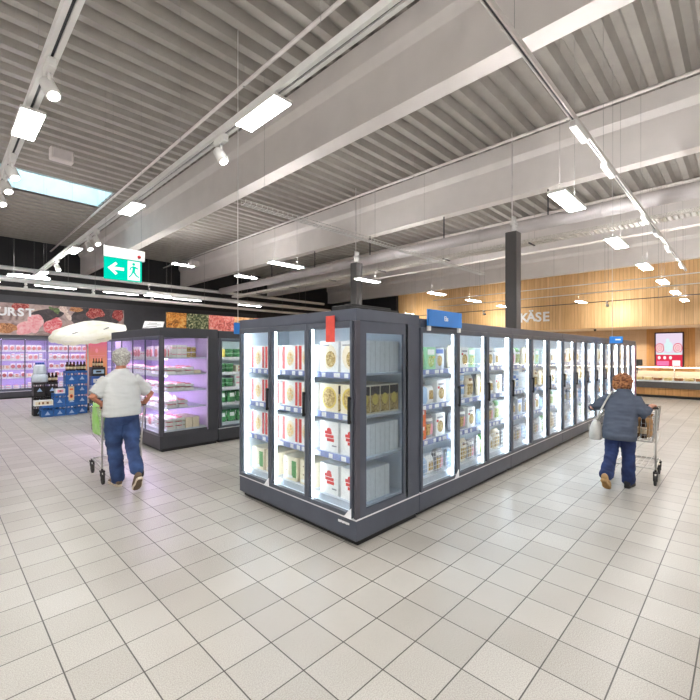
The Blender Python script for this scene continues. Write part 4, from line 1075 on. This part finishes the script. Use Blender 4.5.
M['rind'] = marble('cheese_rind', [srgb(140, 86, 50), srgb(196, 132, 76)], 8)
def make_wheel(m):
    o = MB().lathe([(.12, 0), (.13, .015), (.13, .085), (.12, .1)], 18).obj('cheese_round', m)
    MB().lathe([(.115, .1), (.112, .102)], 18).obj('cut_face', 'cheese_pale', o); return o
def make_wedge(m):
    o = MB().prism([(0, 0), (.2, -.07), (.2, .07)], lambda a, b, t: (a-.1, b, t), 0, .11).obj('cheese_wedge', m)
    MB().prism([(.201, -.071), (.208, -.071), (.208, .071), (.201, .071)], lambda a, b, t: (a-.1, b, t), 0, .111).obj('rind', 'rind', o); return o
rc = random.Random(9); y = -2.2; i = 0
while y < 4.4:
    for j, xx in enumerate((.16, .42)):
        k = rc.randrange(4)
        w = ['yellow cheese round', 'brown rind cheese round', 'pale cheese wedge', 'yellow cheese wedge'][k]
        mk_ = [lambda: make_wheel('cheese'), lambda: make_wheel('rind'), lambda: make_wedge('cheese_pale'), lambda: make_wedge('cheese')][k]
        spawn('cheese%d' % k, mk_, (19.3+xx, y, .661), rc.uniform(-.5, .5), f'{w} in the {["front", "rear"][j]} line of the cheese counter display', f'{w}s in the {["front", "rear"][j]} line of the counter', 'cheese')
    y += .31; i += 1
sc = thing('counter_scale', 'black counter scale with screen on the cheese counter', 'scale', (20.17, 3.25, .98))
MB().box(-.12, -.16, 0, .14, .16, .06).obj('weighing_plate', 'chrome', sc, bevel=.006)
MB().cyl((.1, 0, .06), (.1, 0, .22), .02, 8).obj('stand', 'black', sc)
MB().box(.06, -.19, .2, .1, .19, .46).obj('screen', 'black', sc, bevel=.008)
MB().box(.1, -.15, .24, .104, .15, .42).obj('display', emit('scale_display', (.3, .45, .6), .6), sc)
bk = thing('snack_basket', 'shallow basket with yellow snacks on the counter below the screen', 'basket', (20.17, 2.55, .98))
MB().lathe([(.09, 0), (.14, .12), (.13, .13), (.08, .03)], 16).obj('basket', 'rind', bk)
mb = MB(); rr = random.Random(2)
for i in range(16): mb.ell((rr.uniform(-.08, .08), rr.uniform(-.08, .08), .11+rr.uniform(0, .09)), (.05, .035, .03), 8, 5)
o = mb.obj('snacks', 'cheese', bk); o['kind'] = 'stuff'
# red advert screen
a = onX(656, 366.5, XB-.06); b = onX(682.5, 333, XB-.06)
ad = thing('advert_screen', 'bright red and white advert screen on the oak panel', 'screen', (XB-.09, a.y, a.z))
w_ = a.y-b.y; h_ = b.z-a.z
MB().box(0, -w_-.05, -.05, .06, .05, h_+.05).obj('frame', pbr('screen_frame', srgb(52, 24, 40), .4), ad, bevel=.006)
E = lambda n, c, s=1.0: M.setdefault(n, emit(n, c, s*.7))
E('ad_top', srgb(232, 214, 232), 1.0); E('ad_red', srgb(224, 60, 84), 1.0); E('ad_white', (1, 1, 1), 1.0); E('ad_pink', srgb(240, 130, 180), 1.0); E('ad_mint', srgb(216, 240, 240), 1.0)
fa = lambda a, b, t: (t, -a*w_, b*h_)
MB().prism([(0, 0), (1, 0), (1, 1), (0, 1)], fa, -.002, 0).obj('picture', 'ad_top', ad)
def circ(cx, cy, r, ry=None): ry = ry or r; return [(cx+r*math.cos(i*PI/12), cy+ry*math.sin(i*PI/12)) for i in range(24)]
MB().prism([(0, 0), (1, 0), (1, .37), (0, .37)], fa, -.003, 0).obj('printed_band', 'ad_red', ad)
mb = MB()
for cx in (.15, .83):
    for i, r in enumerate((.17, .135, .10, .065, .03)): mb.prism(circ(cx, .56, r, r*.85), fa, -.003-.0012*(i+1), 0, i % 2)
mb.obj('printed_rings', ['ad_red', 'ad_white'], ad)
MB().prism(circ(.48, .60, .17, .16), fa, -.004, 0).prism(circ(.45, .79, .07, .06), fa, -.004, 0).prism([(.03, .36), (.97, .36), (.9, .44), (.6, .40), (.1, .43)], fa, -.0045, 0).obj('printed_figure', 'ad_mint', ad)
mb = MB()
for cx in (.13, .34, .56): mb.prism(circ(cx, .27, .055, .05), fa, -.0042, 0, 0)
mb.prism([(.63, .03), (.92, .03), (.92, .19), (.63, .19)], fa, -.0042, 0, 0); mb.prism([(.04, .03), (.5, .03), (.5, .17), (.04, .17)], fa, -.0042, 0, 1)
mb.obj('printed_tiles', ['ad_white', 'ad_pink'], ad)
# soffit downlights
def make_down():
    t = thing('soffit_downlight', '', 'light')
    MB().lathe([(.05, 0), (.06, 0), (.06, .012), (.05, .012)], 16).obj('ring', 'white', t)
    MB().cyl((0, 0, .003), (0, 0, .012), .048, 16).obj('lens', emit('downlight_lens', (1, .85, .64), 30), t)
    return t
for i, y in enumerate((-1.6, .9, 3.4, 5.9, 8.4)):
    spawn('down', make_down, (21.6, y, 2.747), 0, f'small round soffit downlight over the cheese counter, {ords[i]} from the right', 'soffit downlights')
    L = bpy.data.lights.new('downlight_beam', 'SPOT'); L.energy = 90; L.color = (1, .85, .66); L.spot_size = R(95); L.spot_blend = .6; L.shadow_soft_size = .05
    lo = bpy.data.objects.new('downlight_beam', L); C.objects.link(lo); lo.location = (21.6, y, 2.73)
# ------------------------------------------------------------------ shopping carts
M['cart_grip'] = pbr('cart_grip', srgb(58, 50, 50), .45, 0, .08, 20)
M['cart_tube'] = pbr('cart_tube', srgb(214, 212, 208), .28, .6, .05, 20)
def make_cart():
    t = thing('shopping_cart', '', 'shopping cart')
    for i, (x, y) in enumerate(((-.235, 0), (.235, 0), (-.19, .68), (.19, .68))):
        ca = MB().box(x-.022, y-.035, .10, x-.014, y+.02, .165).box(x+.014, y-.035, .10, x+.022, y+.02, .165).box(x-.025, y-.04, .155, x+.025, y+.03, .175)
        ca.cyl((x, y, .17), (x, y, .21), .012, 8); ca.cyl((x-.024, y-.03, .065), (x+.024, y-.03, .065), .008, 8)
        ca.prism([(-.045, .075), (-.015, .06), (.0, .15), (-.05, .15)], lambda a, b, q: (x+q, y+a, b), -.022, -.015).prism([(-.045, .075), (-.015, .06), (.0, .15), (-.05, .15)], lambda a, b, q: (x+q, y+a, b), .015, .022)
        co = ca.obj('caster', 'rubber', t)
        MB().ring_tube([(x-.0125, y-.03, .0635), (x-.011, y-.03, .0635), (x+.011, y-.03, .0635), (x+.0125, y-.03, .0635)], [.052, .063, .063, .052], 20).obj('wheel', 'rubber', co)
    f = MB()
    for s in (-1, 1):
        f.ring_tube([(s*.235, 0, .20), (s*.238, -.01, .5), (s*.245, -.05, .8), (s*.255, -.085, .97), (s*.255, -.085, 1.0)], .0125, 8)
        f.ring_tube([(s*.235, 0, .205), (s*.215, .35, .215), (s*.19, .68, .205)], .011, 8)
        f.ring_tube([(s*.238, -.01, .5), (s*.225, .3, .545), (s*.2, .6, .57)], .009, 8)
    f.cyl((-.235, 0, .205), (.235, 0, .205), .009, 8).cyl((-.19, .68, .205), (.19, .68, .205), .009, 8).cyl((-.24, -.02, .56), (.24, -.02, .56), .008, 8)
    f.obj('frame', 'cart_tube', t)
    r = MB()
    for i in range(7):
        x = -.2+.4*i/6; r.bar((x, .02, .225), (x*.85, .67, .225), .004)
    for y in (.12, .33, .54): r.bar((-.22, y, .221), (.22, y, .221), .004)
    r.obj('bottom_rack', 'cart_tube', t)
    b = MB()
    def P(u, v, w):     # u -1..1 across, v 0..1 front, w 0..1 up
        hx = (.235-.05*v)*(.86+.14*w); y = -.02+.84*v+(.03*w if v > .5 else 0); z0 = .55+.05*v; z1 = .985-.06*v
        return (u*hx, y, z0+(z1-z0)*w)
    for w in (0, .18, .36, .54, .72, 1):
        rr = .0055 if w in (0, 1) else .0028
        pts = [P(-1, 0, w), P(-1, .5, w), P(-1, 1, w), P(0, 1, w), P(1, 1, w), P(1, .5, w), P(1, 0, w)]
        for a, c_ in zip(pts, pts[1:]): b.bar(a, c_, rr)
        b.bar(P(-1, 0, w), P(1, 0, w), rr)
    for i in range(17):
        v = i/16
        for s in (-1, 1): b.bar(P(s, v, 0), P(s, v, 1), .0026)
        b.bar(P(-1, v, 0), P(1, v, 0), .0026)
    for i in range(11):
        u = -1+2*i/10
        b.bar(P(u, 0, 0), P(u, 1, 0), .0026).bar(P(u, 1, 0), P(u, 1, 1), .0026).bar(P(u, 0, 0), P(u, 0, 1), .0026)
    b.obj('basket', 'chrome', t)
    h = MB().ring_tube([(-.275, -.085, 1.0), (-.27, -.085, 1.0), (.27, -.085, 1.0), (.275, -.085, 1.0)], [.012, .016, .016, .012], 12).obj('handle', 'cart_grip', t)
    MB().box(.12, -.11, 1.01, .19, -.06, 1.045).obj('coin_lock', 'cart_grip', h, bevel=.006)
    return t

# ------------------------------------------------------------------ figures
def cap_chain(mb, pts, rads, seg=12, m=0):
    P = [Vector(p) for p in pts]; d0 = (P[0]-P[1]).normalized(); d1 = (P[-1]-P[-2]).normalized()
    pp_ = []; rr = []
    for a in (80, 55, 28): pp_.append(P[0]+d0*rads[0]*math.sin(R(a))); rr.append(rads[0]*math.cos(R(a)))
    pp_ += P; rr += list(rads)
    for a in (28, 55, 80): pp_.append(P[-1]+d1*rads[-1]*math.sin(R(a))); rr.append(rads[-1]*math.cos(R(a)))
    return mb.ring_tube(pp_, rr, seg, m)
def loft(mb, rings, seg=24):
    vs = []
    for cx, cy, cz, rx, ry in rings:
        for k in range(seg):
            a = 2*PI*k/seg; c_, s_ = math.cos(a), math.sin(a)
            p_ = 2.4
            q = (abs(c_)**p_+abs(s_)**p_)**(-1/p_)
            vs.append((cx+rx*c_*q, cy+ry*s_*q, cz))
    fs = []
    for i in range(len(rings)-1):
        for k in range(seg): k2 = (k+1) % seg; fs.append((i*seg+k, i*seg+k2, (i+1)*seg+k2, (i+1)*seg+k))
    fs.append(tuple(range(seg-1, -1, -1))); n = len(rings); fs.append(tuple(range((n-1)*seg, n*seg)))
    return mb.add(vs, fs, 0, True)
def skinned(mb, name, mat, parent=None, voxel=.008, smooth=4, wob=None):
    o = mb.obj(name, mat, None)
    rm = o.modifiers.new('r', 'REMESH'); rm.mode = 'VOXEL'; rm.voxel_size = voxel; rm.use_smooth_shade = True
    sm = o.modifiers.new('s', 'SMOOTH'); sm.factor = .5; sm.iterations = smooth
    dg = bpy.context.evaluated_depsgraph_get(); dg.update()
    me = bpy.data.meshes.new_from_object(o.evaluated_get(dg)); me.name = name
    old = o.data; o.modifiers.clear(); o.data = me; bpy.data.meshes.remove(old)
    if not me.materials: me.materials.append(M[mat])
    if wob:
        amp, sc, ax = wob
        me.update()
        nrm = [v.normal.copy() for v in me.vertices]
        for v, n_ in zip(me.vertices, nrm):
            q = Vector((v.co.x*sc*ax[0], v.co.y*sc*ax[1], v.co.z*sc*ax[2]))
            v.co += n_*amp*(noise.noise(q)+.5*noise.noise(q*2.3))
    for p_ in me.polygons: p_.use_smooth = True
    if parent: o.parent = parent
    return o
def hand(mb, hx, by, bz, s, wrist, k=1.0):
    """hand over a bar lying along x at (by, bz); s = +1 right hand, -1 left"""
    mb.ell((hx, by-.018*k, bz+.034*k), (.042*k, .046*k, .017*k), 14, 8, rot=(R(-18), 0, 0))
    cap_chain(mb, [wrist, (hx, by-.05*k, bz+.032*k)], [.027*k, .026*k])
    for i, L in enumerate((.86, 1.0, 1.05, .95)):
        x = hx+s*(1.5-i)*.0215*k if False else hx+(i-1.5)*.0215*k*s*-1
        r_ = .0092*k
        cap_chain(mb, [(x, by+.0, bz+.036*k), (x, by+.026*k*L, bz+.030*k), (x, by+.036*k*L, bz+.004*k), (x, by+.024*k*L, bz-.022*k*L), (x, by+.004*k, bz-.027*k*L)], [r_, r_, r_*.95, r_*.88, r_*.75], 8)
    xi = hx-s*.038*k
    cap_chain(mb, [(xi+s*.006, by-.042*k, bz+.022*k), (xi-s*.010*k, by-.030*k, bz-.004*k), (xi-s*.004*k, by-.012*k, bz-.026*k), (xi+s*.004*k, by+.002, bz-.030*k)], [.013*k, .0115*k, .010*k, .008*k], 8)
def headparts(mb, T, k=1.0):
    def e(c, r, rot=None): mb.ell(T@(Vector(c)*k), [q*k for q in r], 18, 12, rot=rot)
    e((0, -.012, .028), (.077, .096, .098)); e((0, .034, -.04), (.060, .062, .078)); e((0, .068, -.092), (.03, .026, .024))
    e((0, .072, .022), (.056, .022, .016)); e((.034, .066, -.02), (.026, .022, .02)); e((-.034, .066, -.02), (.026, .022, .02))
    cap_chain(mb, [T@(Vector((0, .09, .012))*k), T@(Vector((0, .112, -.026))*k)], [.009*k, .015*k], 10)
    e((0, .092, -.056), (.024, .012, .007)); e((0, .09, -.070), (.021, .012, .007))
    for s in (-1, 1): e((s*.079, -.012, -.012), (.011, .024, .034))
def eyes(parent, T, k=1.0):
    for s in (-1, 1):
        o = MB().ell(T@(Vector((s*.031, .083, .004))*k), (.0115*k, .0115*k, .0085*k), 10, 8).obj('eye', 'tag', parent)
        MB().ell(T@(Vector((s*.031, .0915, .004))*k), (.0055*k,)*3, 8, 6).obj('pupil', 'black', o)
def shoe(name, parent, heel, toe, side_w, up_hint, mat, solemat, L=.285, treadmat='shoe_brown'):
    h_, t_ = Vector(heel), Vector(toe); d_ = (t_-h_).normalized(); sd = d_.cross(Vector(up_hint)).normalized(); up = sd.cross(d_).normalized()
    B = Matrix((sd, d_, up)).transposed()
    def W(x, y, z): return h_+B@Vector((x, y, z))
    mb = MB()
    rings = [(.0, .03, .040, .055), (.02, .036, .052, .085), (.07, .038, .05, .095), (.13, .042, .042, .08), (.19, .048, .034, .055), (.25, .044, .028, .042), (.275, .03, .022, .034)]
    vs = []; sg = 14
    for y, rx, cz, hh in rings:
        for k in range(sg):
            a = 2*PI*k/sg; z = .02+hh*.5+hh*.5*math.sin(a)*(1 if math.sin(a) > 0 else 1)
            vs.append(W(rx*math.cos(a)*side_w, y*L/.285, z))
    fs = [(i*sg+k, i*sg+(k+1) % sg, (i+1)*sg+(k+1) % sg, (i+1)*sg+k) for i in range(len(rings)-1) for k in range(sg)]
    fs += [tuple(range(sg-1, -1, -1)), tuple(range((len(rings)-1)*sg, len(rings)*sg))]
    mb.add(vs, fs, 0, True); o = mb.obj(name, mat, parent)
    ol = [(-.02, -.008), (-.034, .02), (-.034, .08), (-.036, .13), (-.048, .19), (-.046, .25), (-.025, .285), (.015, .289), (.04, .26), (.05, .2), (.042, .13), (.034, .08), (.034, .02), (.02, -.008)]
    MB().prism([(a*side_w*1.05, b*L/.285) for a, b in ol], lambda a, b, q: W(a, b, q), 0, .026).obj('sole', solemat, o, bevel=.003)
    MB().prism([(a*side_w*.82, .02+b*.9*L/.285) for a, b in ol], lambda a, b, q: W(a, b, q), -.003, .0).obj('tread', treadmat, o)
    return o

M['skin'] = pbr('skin', srgb(206, 150, 126), .5, 0, .08, 25, bump=.05)
M['skin_tan'] = pbr('tanned_skin', srgb(192, 128, 100), .5, 0, .1, 25, bump=.05)
M['grey_hair'] = pbr('grey_hair', srgb(206, 205, 196), .6, 0, .2, 60, bump=.5, col2=srgb(142, 140, 132))
M['red_hair'] = pbr('red_brown_hair', srgb(186, 126, 74), .6, 0, .3, 45, bump=.5, col2=srgb(84, 34, 24))
M['tee'] = pbr('pale_shirt', srgb(207, 209, 208), .85, 0, .03, 8)
M['jeans'] = pbr('blue_jeans', srgb(58, 84, 132), .85, 0, .15, 5, col2=srgb(34, 50, 88))
M['navy'] = pbr('navy_trousers', srgb(44, 62, 112), .85, 0, .12, 8, col2=srgb(30, 42, 80))
M['jacket'] = pbr('slate_jacket', srgb(78, 86, 102), .9, 0, .06, 12)
M['shoe_brown'] = pbr('brown_shoe', srgb(112, 92, 74), .6, 0, .12, 20)
M['sole_cream'] = pbr('cream_sole', srgb(216, 204, 180), .6, 0, .06, 20)
M['tread_tan'] = pbr('worn_tread', srgb(160, 122, 74), .8, 0, .1, 20)
M['shoe_dark'] = pbr('dark_shoe', srgb(44, 44, 50), .6, 0, .12, 20)
M['sole_tan'] = pbr('tan_sole', srgb(186, 150, 100), .6, 0, .1, 20)

# --- man with the pale shirt
m_root = (1.695, 5.73, 0)
bx_y, bx_z = .175, 1.0           # handle bar in the man's own frame
mb = MB()
Th = Matrix.Translation((.045, .19, 1.615)) @ Euler((R(-4), 0, R(-14))).to_matrix().to_4x4()
headparts(mb, Th, 1.05)
cap_chain(mb, [(0, .10, 1.42), (.04, .165, 1.56)], [.066, .060])
loft(mb, [(0, 0, .86, .14, .10), (0, .0, 1.0, .16, .115), (0, .03, 1.2, .165, .11), (0, .07, 1.36, .17, .10), (0, .09, 1.44, .09, .07)])
hL, hR = (-.165, bx_y, bx_z), (.29, bx_y, bx_z)
eL, eR = (-.325, .04, 1.15), (.365, .05, 1.14)
wL, wR = (-.19, bx_y-.10, 1.045), (.305, bx_y-.10, 1.045)
for sh, el, wr in (((-.14, .075, 1.35), eL, wL), ((.14, .075, 1.35), eR, wR)): cap_chain(mb, [sh, el, wr], [.05, .049, .034])
hand(mb, hL[0], bx_y, bx_z, -1, wL); hand(mb, hR[0], bx_y, bx_z, 1, wR)
for hip, kn, an in (((-.09, 0, .88), (-.07, .07, .5), (-.035, .07, .12)), ((.095, -.01, .88), (.085, -.13, .55), (.045, -.42, .26))): cap_chain(mb, [hip, kn, an], [.085, .06, .042])
man = skinned(mb, 'person', 'skin_tan', None, .0052, 3)
man.location = m_root; tag(man, 'grey-haired person in pale t-shirt and blue jeans pushing a shopping cart', 'person')
eyes(man, Th, 1.05)
mb = MB()
mb.ell(Th@Vector((0, -.026, .044)), (.106, .118, .108), 20, 12); mb.ell(Th@Vector((0, -.066, -.012)), (.094, .062, .088), 18, 10)
for s in (-1, 1): mb.ell(Th@Vector((s*.078, -.035, .01)), (.024, .055, .05), 14, 8)
skinned(mb, 'hair', 'grey_hair', man, .008, 2, (.010, 28, (1, 1, 1)))
mb = MB()
loft(mb, [(0, -.015, .905, .222, .150), (0, -.01, .96, .225, .155), (0, .005, 1.08, .212, .150), (0, .03, 1.22, .218, .142), (0, .06, 1.32, .212, .130), (0, .075, 1.38, .192, .115), (.004, .085, 1.43, .145, .098), (.01, .095, 1.47, .10, .085), (.018, .107, 1.50, .082, .077)])
for s, el in ((-1, eL), (1, eR)):
    sh = Vector((s*.150, .072, 1.365)); e_ = Vector(el); q = sh.lerp(e_, .50); q2 = sh.lerp(e_, .86)
    mb.ring_tube([sh, sh.lerp(e_, .2), q, q2], [.080, .090, .086, .083], 14)
skinned(mb, 'shirt', 'tee', man, .009, 9, (.010, 7, (.6, .6, 2.4)))
mb = MB()
loft(mb, [(0, -.005, .80, .185, .125), (0, -.01, .88, .195, .138), (0, -.01, .98, .19, .13)])
cap_chain(mb, [(-.09, -.005, .86), (-.088, .02, .70), (-.07, .075, .50), (-.052, .06, .28), (-.035, .06, .10)], [.112, .112, .092, .084, .086], 16)
cap_chain(mb, [(.09, -.01, .86), (.085, -.06, .70), (.075, -.125, .54), (.06, -.27, .39), (.047, -.40, .28)], [.108, .105, .082, .074, .078], 16)
skinned(mb, 'trousers', 'jeans', man, .009, 3, (.012, 8, (1, 1, 1.6)))
shoe('shoe', man, (-.035, -.02, .002), (-.06, .27, .002), 1.05, (0, 0, 1), 'shoe_brown', 'sole_cream')
shoe('shoe', man, (.03, -.555, .20), (.055, -.345, .012), 1.05, (0, .7, .7), 'shoe_brown', 'sole_cream')
cart = spawn('cart', make_cart, (1.77, 5.99, 0), 0, 'chrome shopping cart pushed by the person in the pale t-shirt')
M['green_bag'] = pbr('green_bag', srgb(140, 205, 92), .5, 0, .12, 9, col2=srgb(172, 214, 140))
gb = thing('shopping_bag', 'light green shopping bag inside the cart on its left side', 'bag', (1.635, 6.30, .585))
mb = MB(); loft(mb, [(0, .14, 0, .075, .16), (0, .14, .02, .085, .2), (0, .14, .2, .09, .22), (.005, .14, .36, .085, .23), (0, .14, .42, .075, .235)]); mb.obj('bag_body', 'green_bag', gb)
mb = MB()
for s in (-1, 1): mb.ring_tube([(s*.06, .04, .40), (s*.05, .07, .47), (s*.04, .14, .49), (s*.05, .21, .47), (s*.06, .24, .40)], .008, 6)
mb.obj('handles', 'black', gb)

# --- woman with the slate jacket
w_rz = -PI/2; w_root = (6.03, 1.15, 0)
hy, hz = .365, 1.0
mb = MB()
Tw = Matrix.Translation((-.035, .40, 1.285)) @ Euler((R(-16), 0, R(-6))).to_matrix().to_4x4()
headparts(mb, Tw, .93)
cap_chain(mb, [(0, .28, 1.13), (0, .355, 1.25)], [.056, .05])
loft(mb, [(0, .03, .70, .14, .10), (0, .08, .85, .15, .11), (0, .17, 1.0, .15, .10), (0, .25, 1.12, .15, .09), (0, .29, 1.18, .08, .06)])
ehL, ehR = (-.335, .12, .965), (.235, .11, .93)
wwL, wwR = (-.20, hy-.10, 1.035), (.292, hy-.10, 1.035)
for sh, el, wr in (((-.13, .24, 1.10), ehL, wwL), ((.13, .24, 1.10), ehR, wwR)): cap_chain(mb, [sh, el, wr], [.045, .040, .027])
hand(mb, -.19, hy, hz, -1, wwL, .92); hand(mb, .292, hy, hz, 1, wwR, 1.0)
for hip, kn, an in (((-.085, .04, .72), (-.085, -.02, .43), (-.085, -.27, .22)), ((.085, .05, .72), (.08, .13, .42), (.072, .14, .10))): cap_chain(mb, [hip, kn, an], [.085, .058, .04])
wom = skinned(mb, 'person', 'skin', None, .0052, 3)
wom.location = w_root; wom.rotation_euler = (0, 0, w_rz); tag(wom, 'bending person with short red-brown hair, slate jacket and navy trousers pushing a cart', 'person')
eyes(wom, Tw, .93)
mb = MB()
mb.ell(Tw@Vector((0, -.022, .044)), (.116, .12, .102), 20, 12); mb.ell(Tw@Vector((0, -.066, -.025)), (.105, .066, .088), 18, 10)
for s in (-1, 1): mb.ell(Tw@Vector((s*.084, -.02, -.005)), (.03, .062, .066), 14, 8)
skinned(mb, 'hair', 'red_hair', wom, .008, 2, (.016, 26, (1, 1, 1)))
mb = MB()
loft(mb, [(0, -.0, .615, .185, .15), (0, .01, .68, .187, .155), (0, .06, .82, .182, .150), (0, .14, .97, .18, .138), (0, .20, 1.06, .182, .128), (0, .235, 1.11, .160, .112), (0, .265, 1.155, .118, .095), (-.005, .29, 1.195, .085, .08), (-.01, .31, 1.235, .07, .068)])
for s, el, wr in ((-1, ehL, wwL), (1, ehR, wwR)):
    sh = Vector((s*.125, .235, 1.105)); e_ = Vector(el); w2 = e_.lerp(Vector(wr), .72)
    mb.ring_tube([sh, sh.lerp(e_, .3), sh.lerp(e_, .8), e_, e_.lerp(w2, .4), w2], [.078, .082, .064, .056, .048, .043], 14)
skinned(mb, 'jacket', 'jacket', wom, .009, 9, (.012, 7, (.7, .7, 1.8)))
mb = MB()
loft(mb, [(0, .04, .62, .155, .115), (0, .045, .72, .16, .12), (0, .06, .80, .15, .11)])
cap_chain(mb, [(-.075, .04, .68), (-.078, .01, .55), (-.082, -.03, .42), (-.088, -.14, .31), (-.088, -.25, .20)], [.092, .088, .074, .07, .076], 16)
cap_chain(mb, [(.072, .05, .68), (.073, .09, .55), (.073, .12, .42), (.075, .13, .26), (.072, .125, .10)], [.092, .088, .074, .074, .078], 16)
skinned(mb, 'trousers', 'navy', wom, .009, 3, (.011, 8, (1, 1, 1.6)))
shoe('shoe', wom, (-.088, -.40, .165), (-.084, -.19, .012), .95, (0, .6, .8), 'sole_tan', 'sole_tan', .25, 'tread_tan')
shoe('shoe', wom, (.068, .05, .002), (.09, .30, .002), .95, (0, 0, 1), 'shoe_dark', 'rubber', .25)
spawn('cart', None, (6.48, 1.075, 0), -PI/2, 'chrome shopping cart with paper bag pushed by the bending person')
M['bag_leather'] = pbr('pale_leather', srgb(204, 202, 196), .5, 0, .05, 20)
hb = thing('handbag', 'pale grey shoulder bag hanging at the left of the bending person', 'handbag', (6.08, 1.42, .585), w_rz+.2)
mb = MB(); loft(mb, [(0, 0, 0, .07, .14), (0, 0, .015, .08, .155), (0, 0, .12, .075, .15), (0, 0, .2, .05, .125), (0, 0, .235, .03, .11)]); mb.obj('bag_body', 'bag_leather', hb)
rzb = Matrix.Rotation(-(w_rz+.2), 3, 'Z')
def hl(x, y, z): return rzb@(Vector((x, y, z))-Vector((6.08, 1.42, .585)))
MB().ring_tube([hl(6.09, 1.42, .80), hl(6.07, 1.38, .92), hl(6.10, 1.335, 1.03), hl(6.18, 1.295, 1.14), hl(6.27, 1.275, 1.195), hl(6.38, 1.28, 1.15), hl(6.34, 1.36, .98), hl(6.16, 1.42, .80)], .011, 6).obj('strap', 'bag_leather', hb)
mb = MB(); mb.box(-.082, -.05, .10, -.070, .05, .17); mb.obj('flap', 'bag_leather', hb)
pb = thing('paper_bag', 'brown paper bag standing in the cart of the bending person', 'bag', (6.74, .99, .575))
M['kraft'] = pbr('kraft_paper', srgb(190, 146, 96), .8, 0, .1, 14)
mb = MB(); loft(mb, [(0, 0, 0, .10, .07), (0, 0, .02, .11, .08), (.01, 0, .2, .115, .085), (0, .01, .27, .105, .08)], 16); mb.obj('bag_body', 'kraft', pb)
mb = MB(); mb.add([(-.105, -.08, .27), (.105, -.07, .265), (.105, .09, .285), (-.105, .09, .27), (-.11, -.1, .30), (.115, -.08, .29), (.11, .1, .31), (-.11, .1, .295)], [(0, 1, 5, 4), (1, 2, 6, 5), (2, 3, 7, 6), (3, 0, 4, 7)]); mb.obj('folded_rim', 'kraft', pb)
for i, (x, y, l) in enumerate(((6.56, .98, 'dark bottle in the cart, right beside the paper bag'), (6.57, 1.07, 'dark bottle in the cart, middle of three'), (6.58, 1.16, 'dark bottle in the cart, behind the bending person'))):
    o = MB().lathe([(.034, 0), (.037, .012), (.037, .2), (.014, .26), (.014, .31), (.016, .32)], 12).obj('wine_bottle', 'bottle'); o.location = (x, y, .575); tag(o, l, 'bottle', 'dark bottles in the cart')
    MB().lathe([(.0378, .06), (.0378, .15)], 12).obj('bottle_label', 'cream_label', o)
# ------------------------------------------------------------------ world and output
w = bpy.data.worlds.new('world'); S.world = w; w.use_nodes = True
bg = w.node_tree.nodes['Background']; bg.inputs['Color'].default_value = (.70, .92, 1.0, 1); bg.inputs['Strength'].default_value = 3.6
S.view_settings.view_transform = 'Standard'; S.view_settings.look = 'None'; S.view_settings.gamma = 1; S.view_settings.use_curve_mapping = False
S.view_settings.exposure = .64
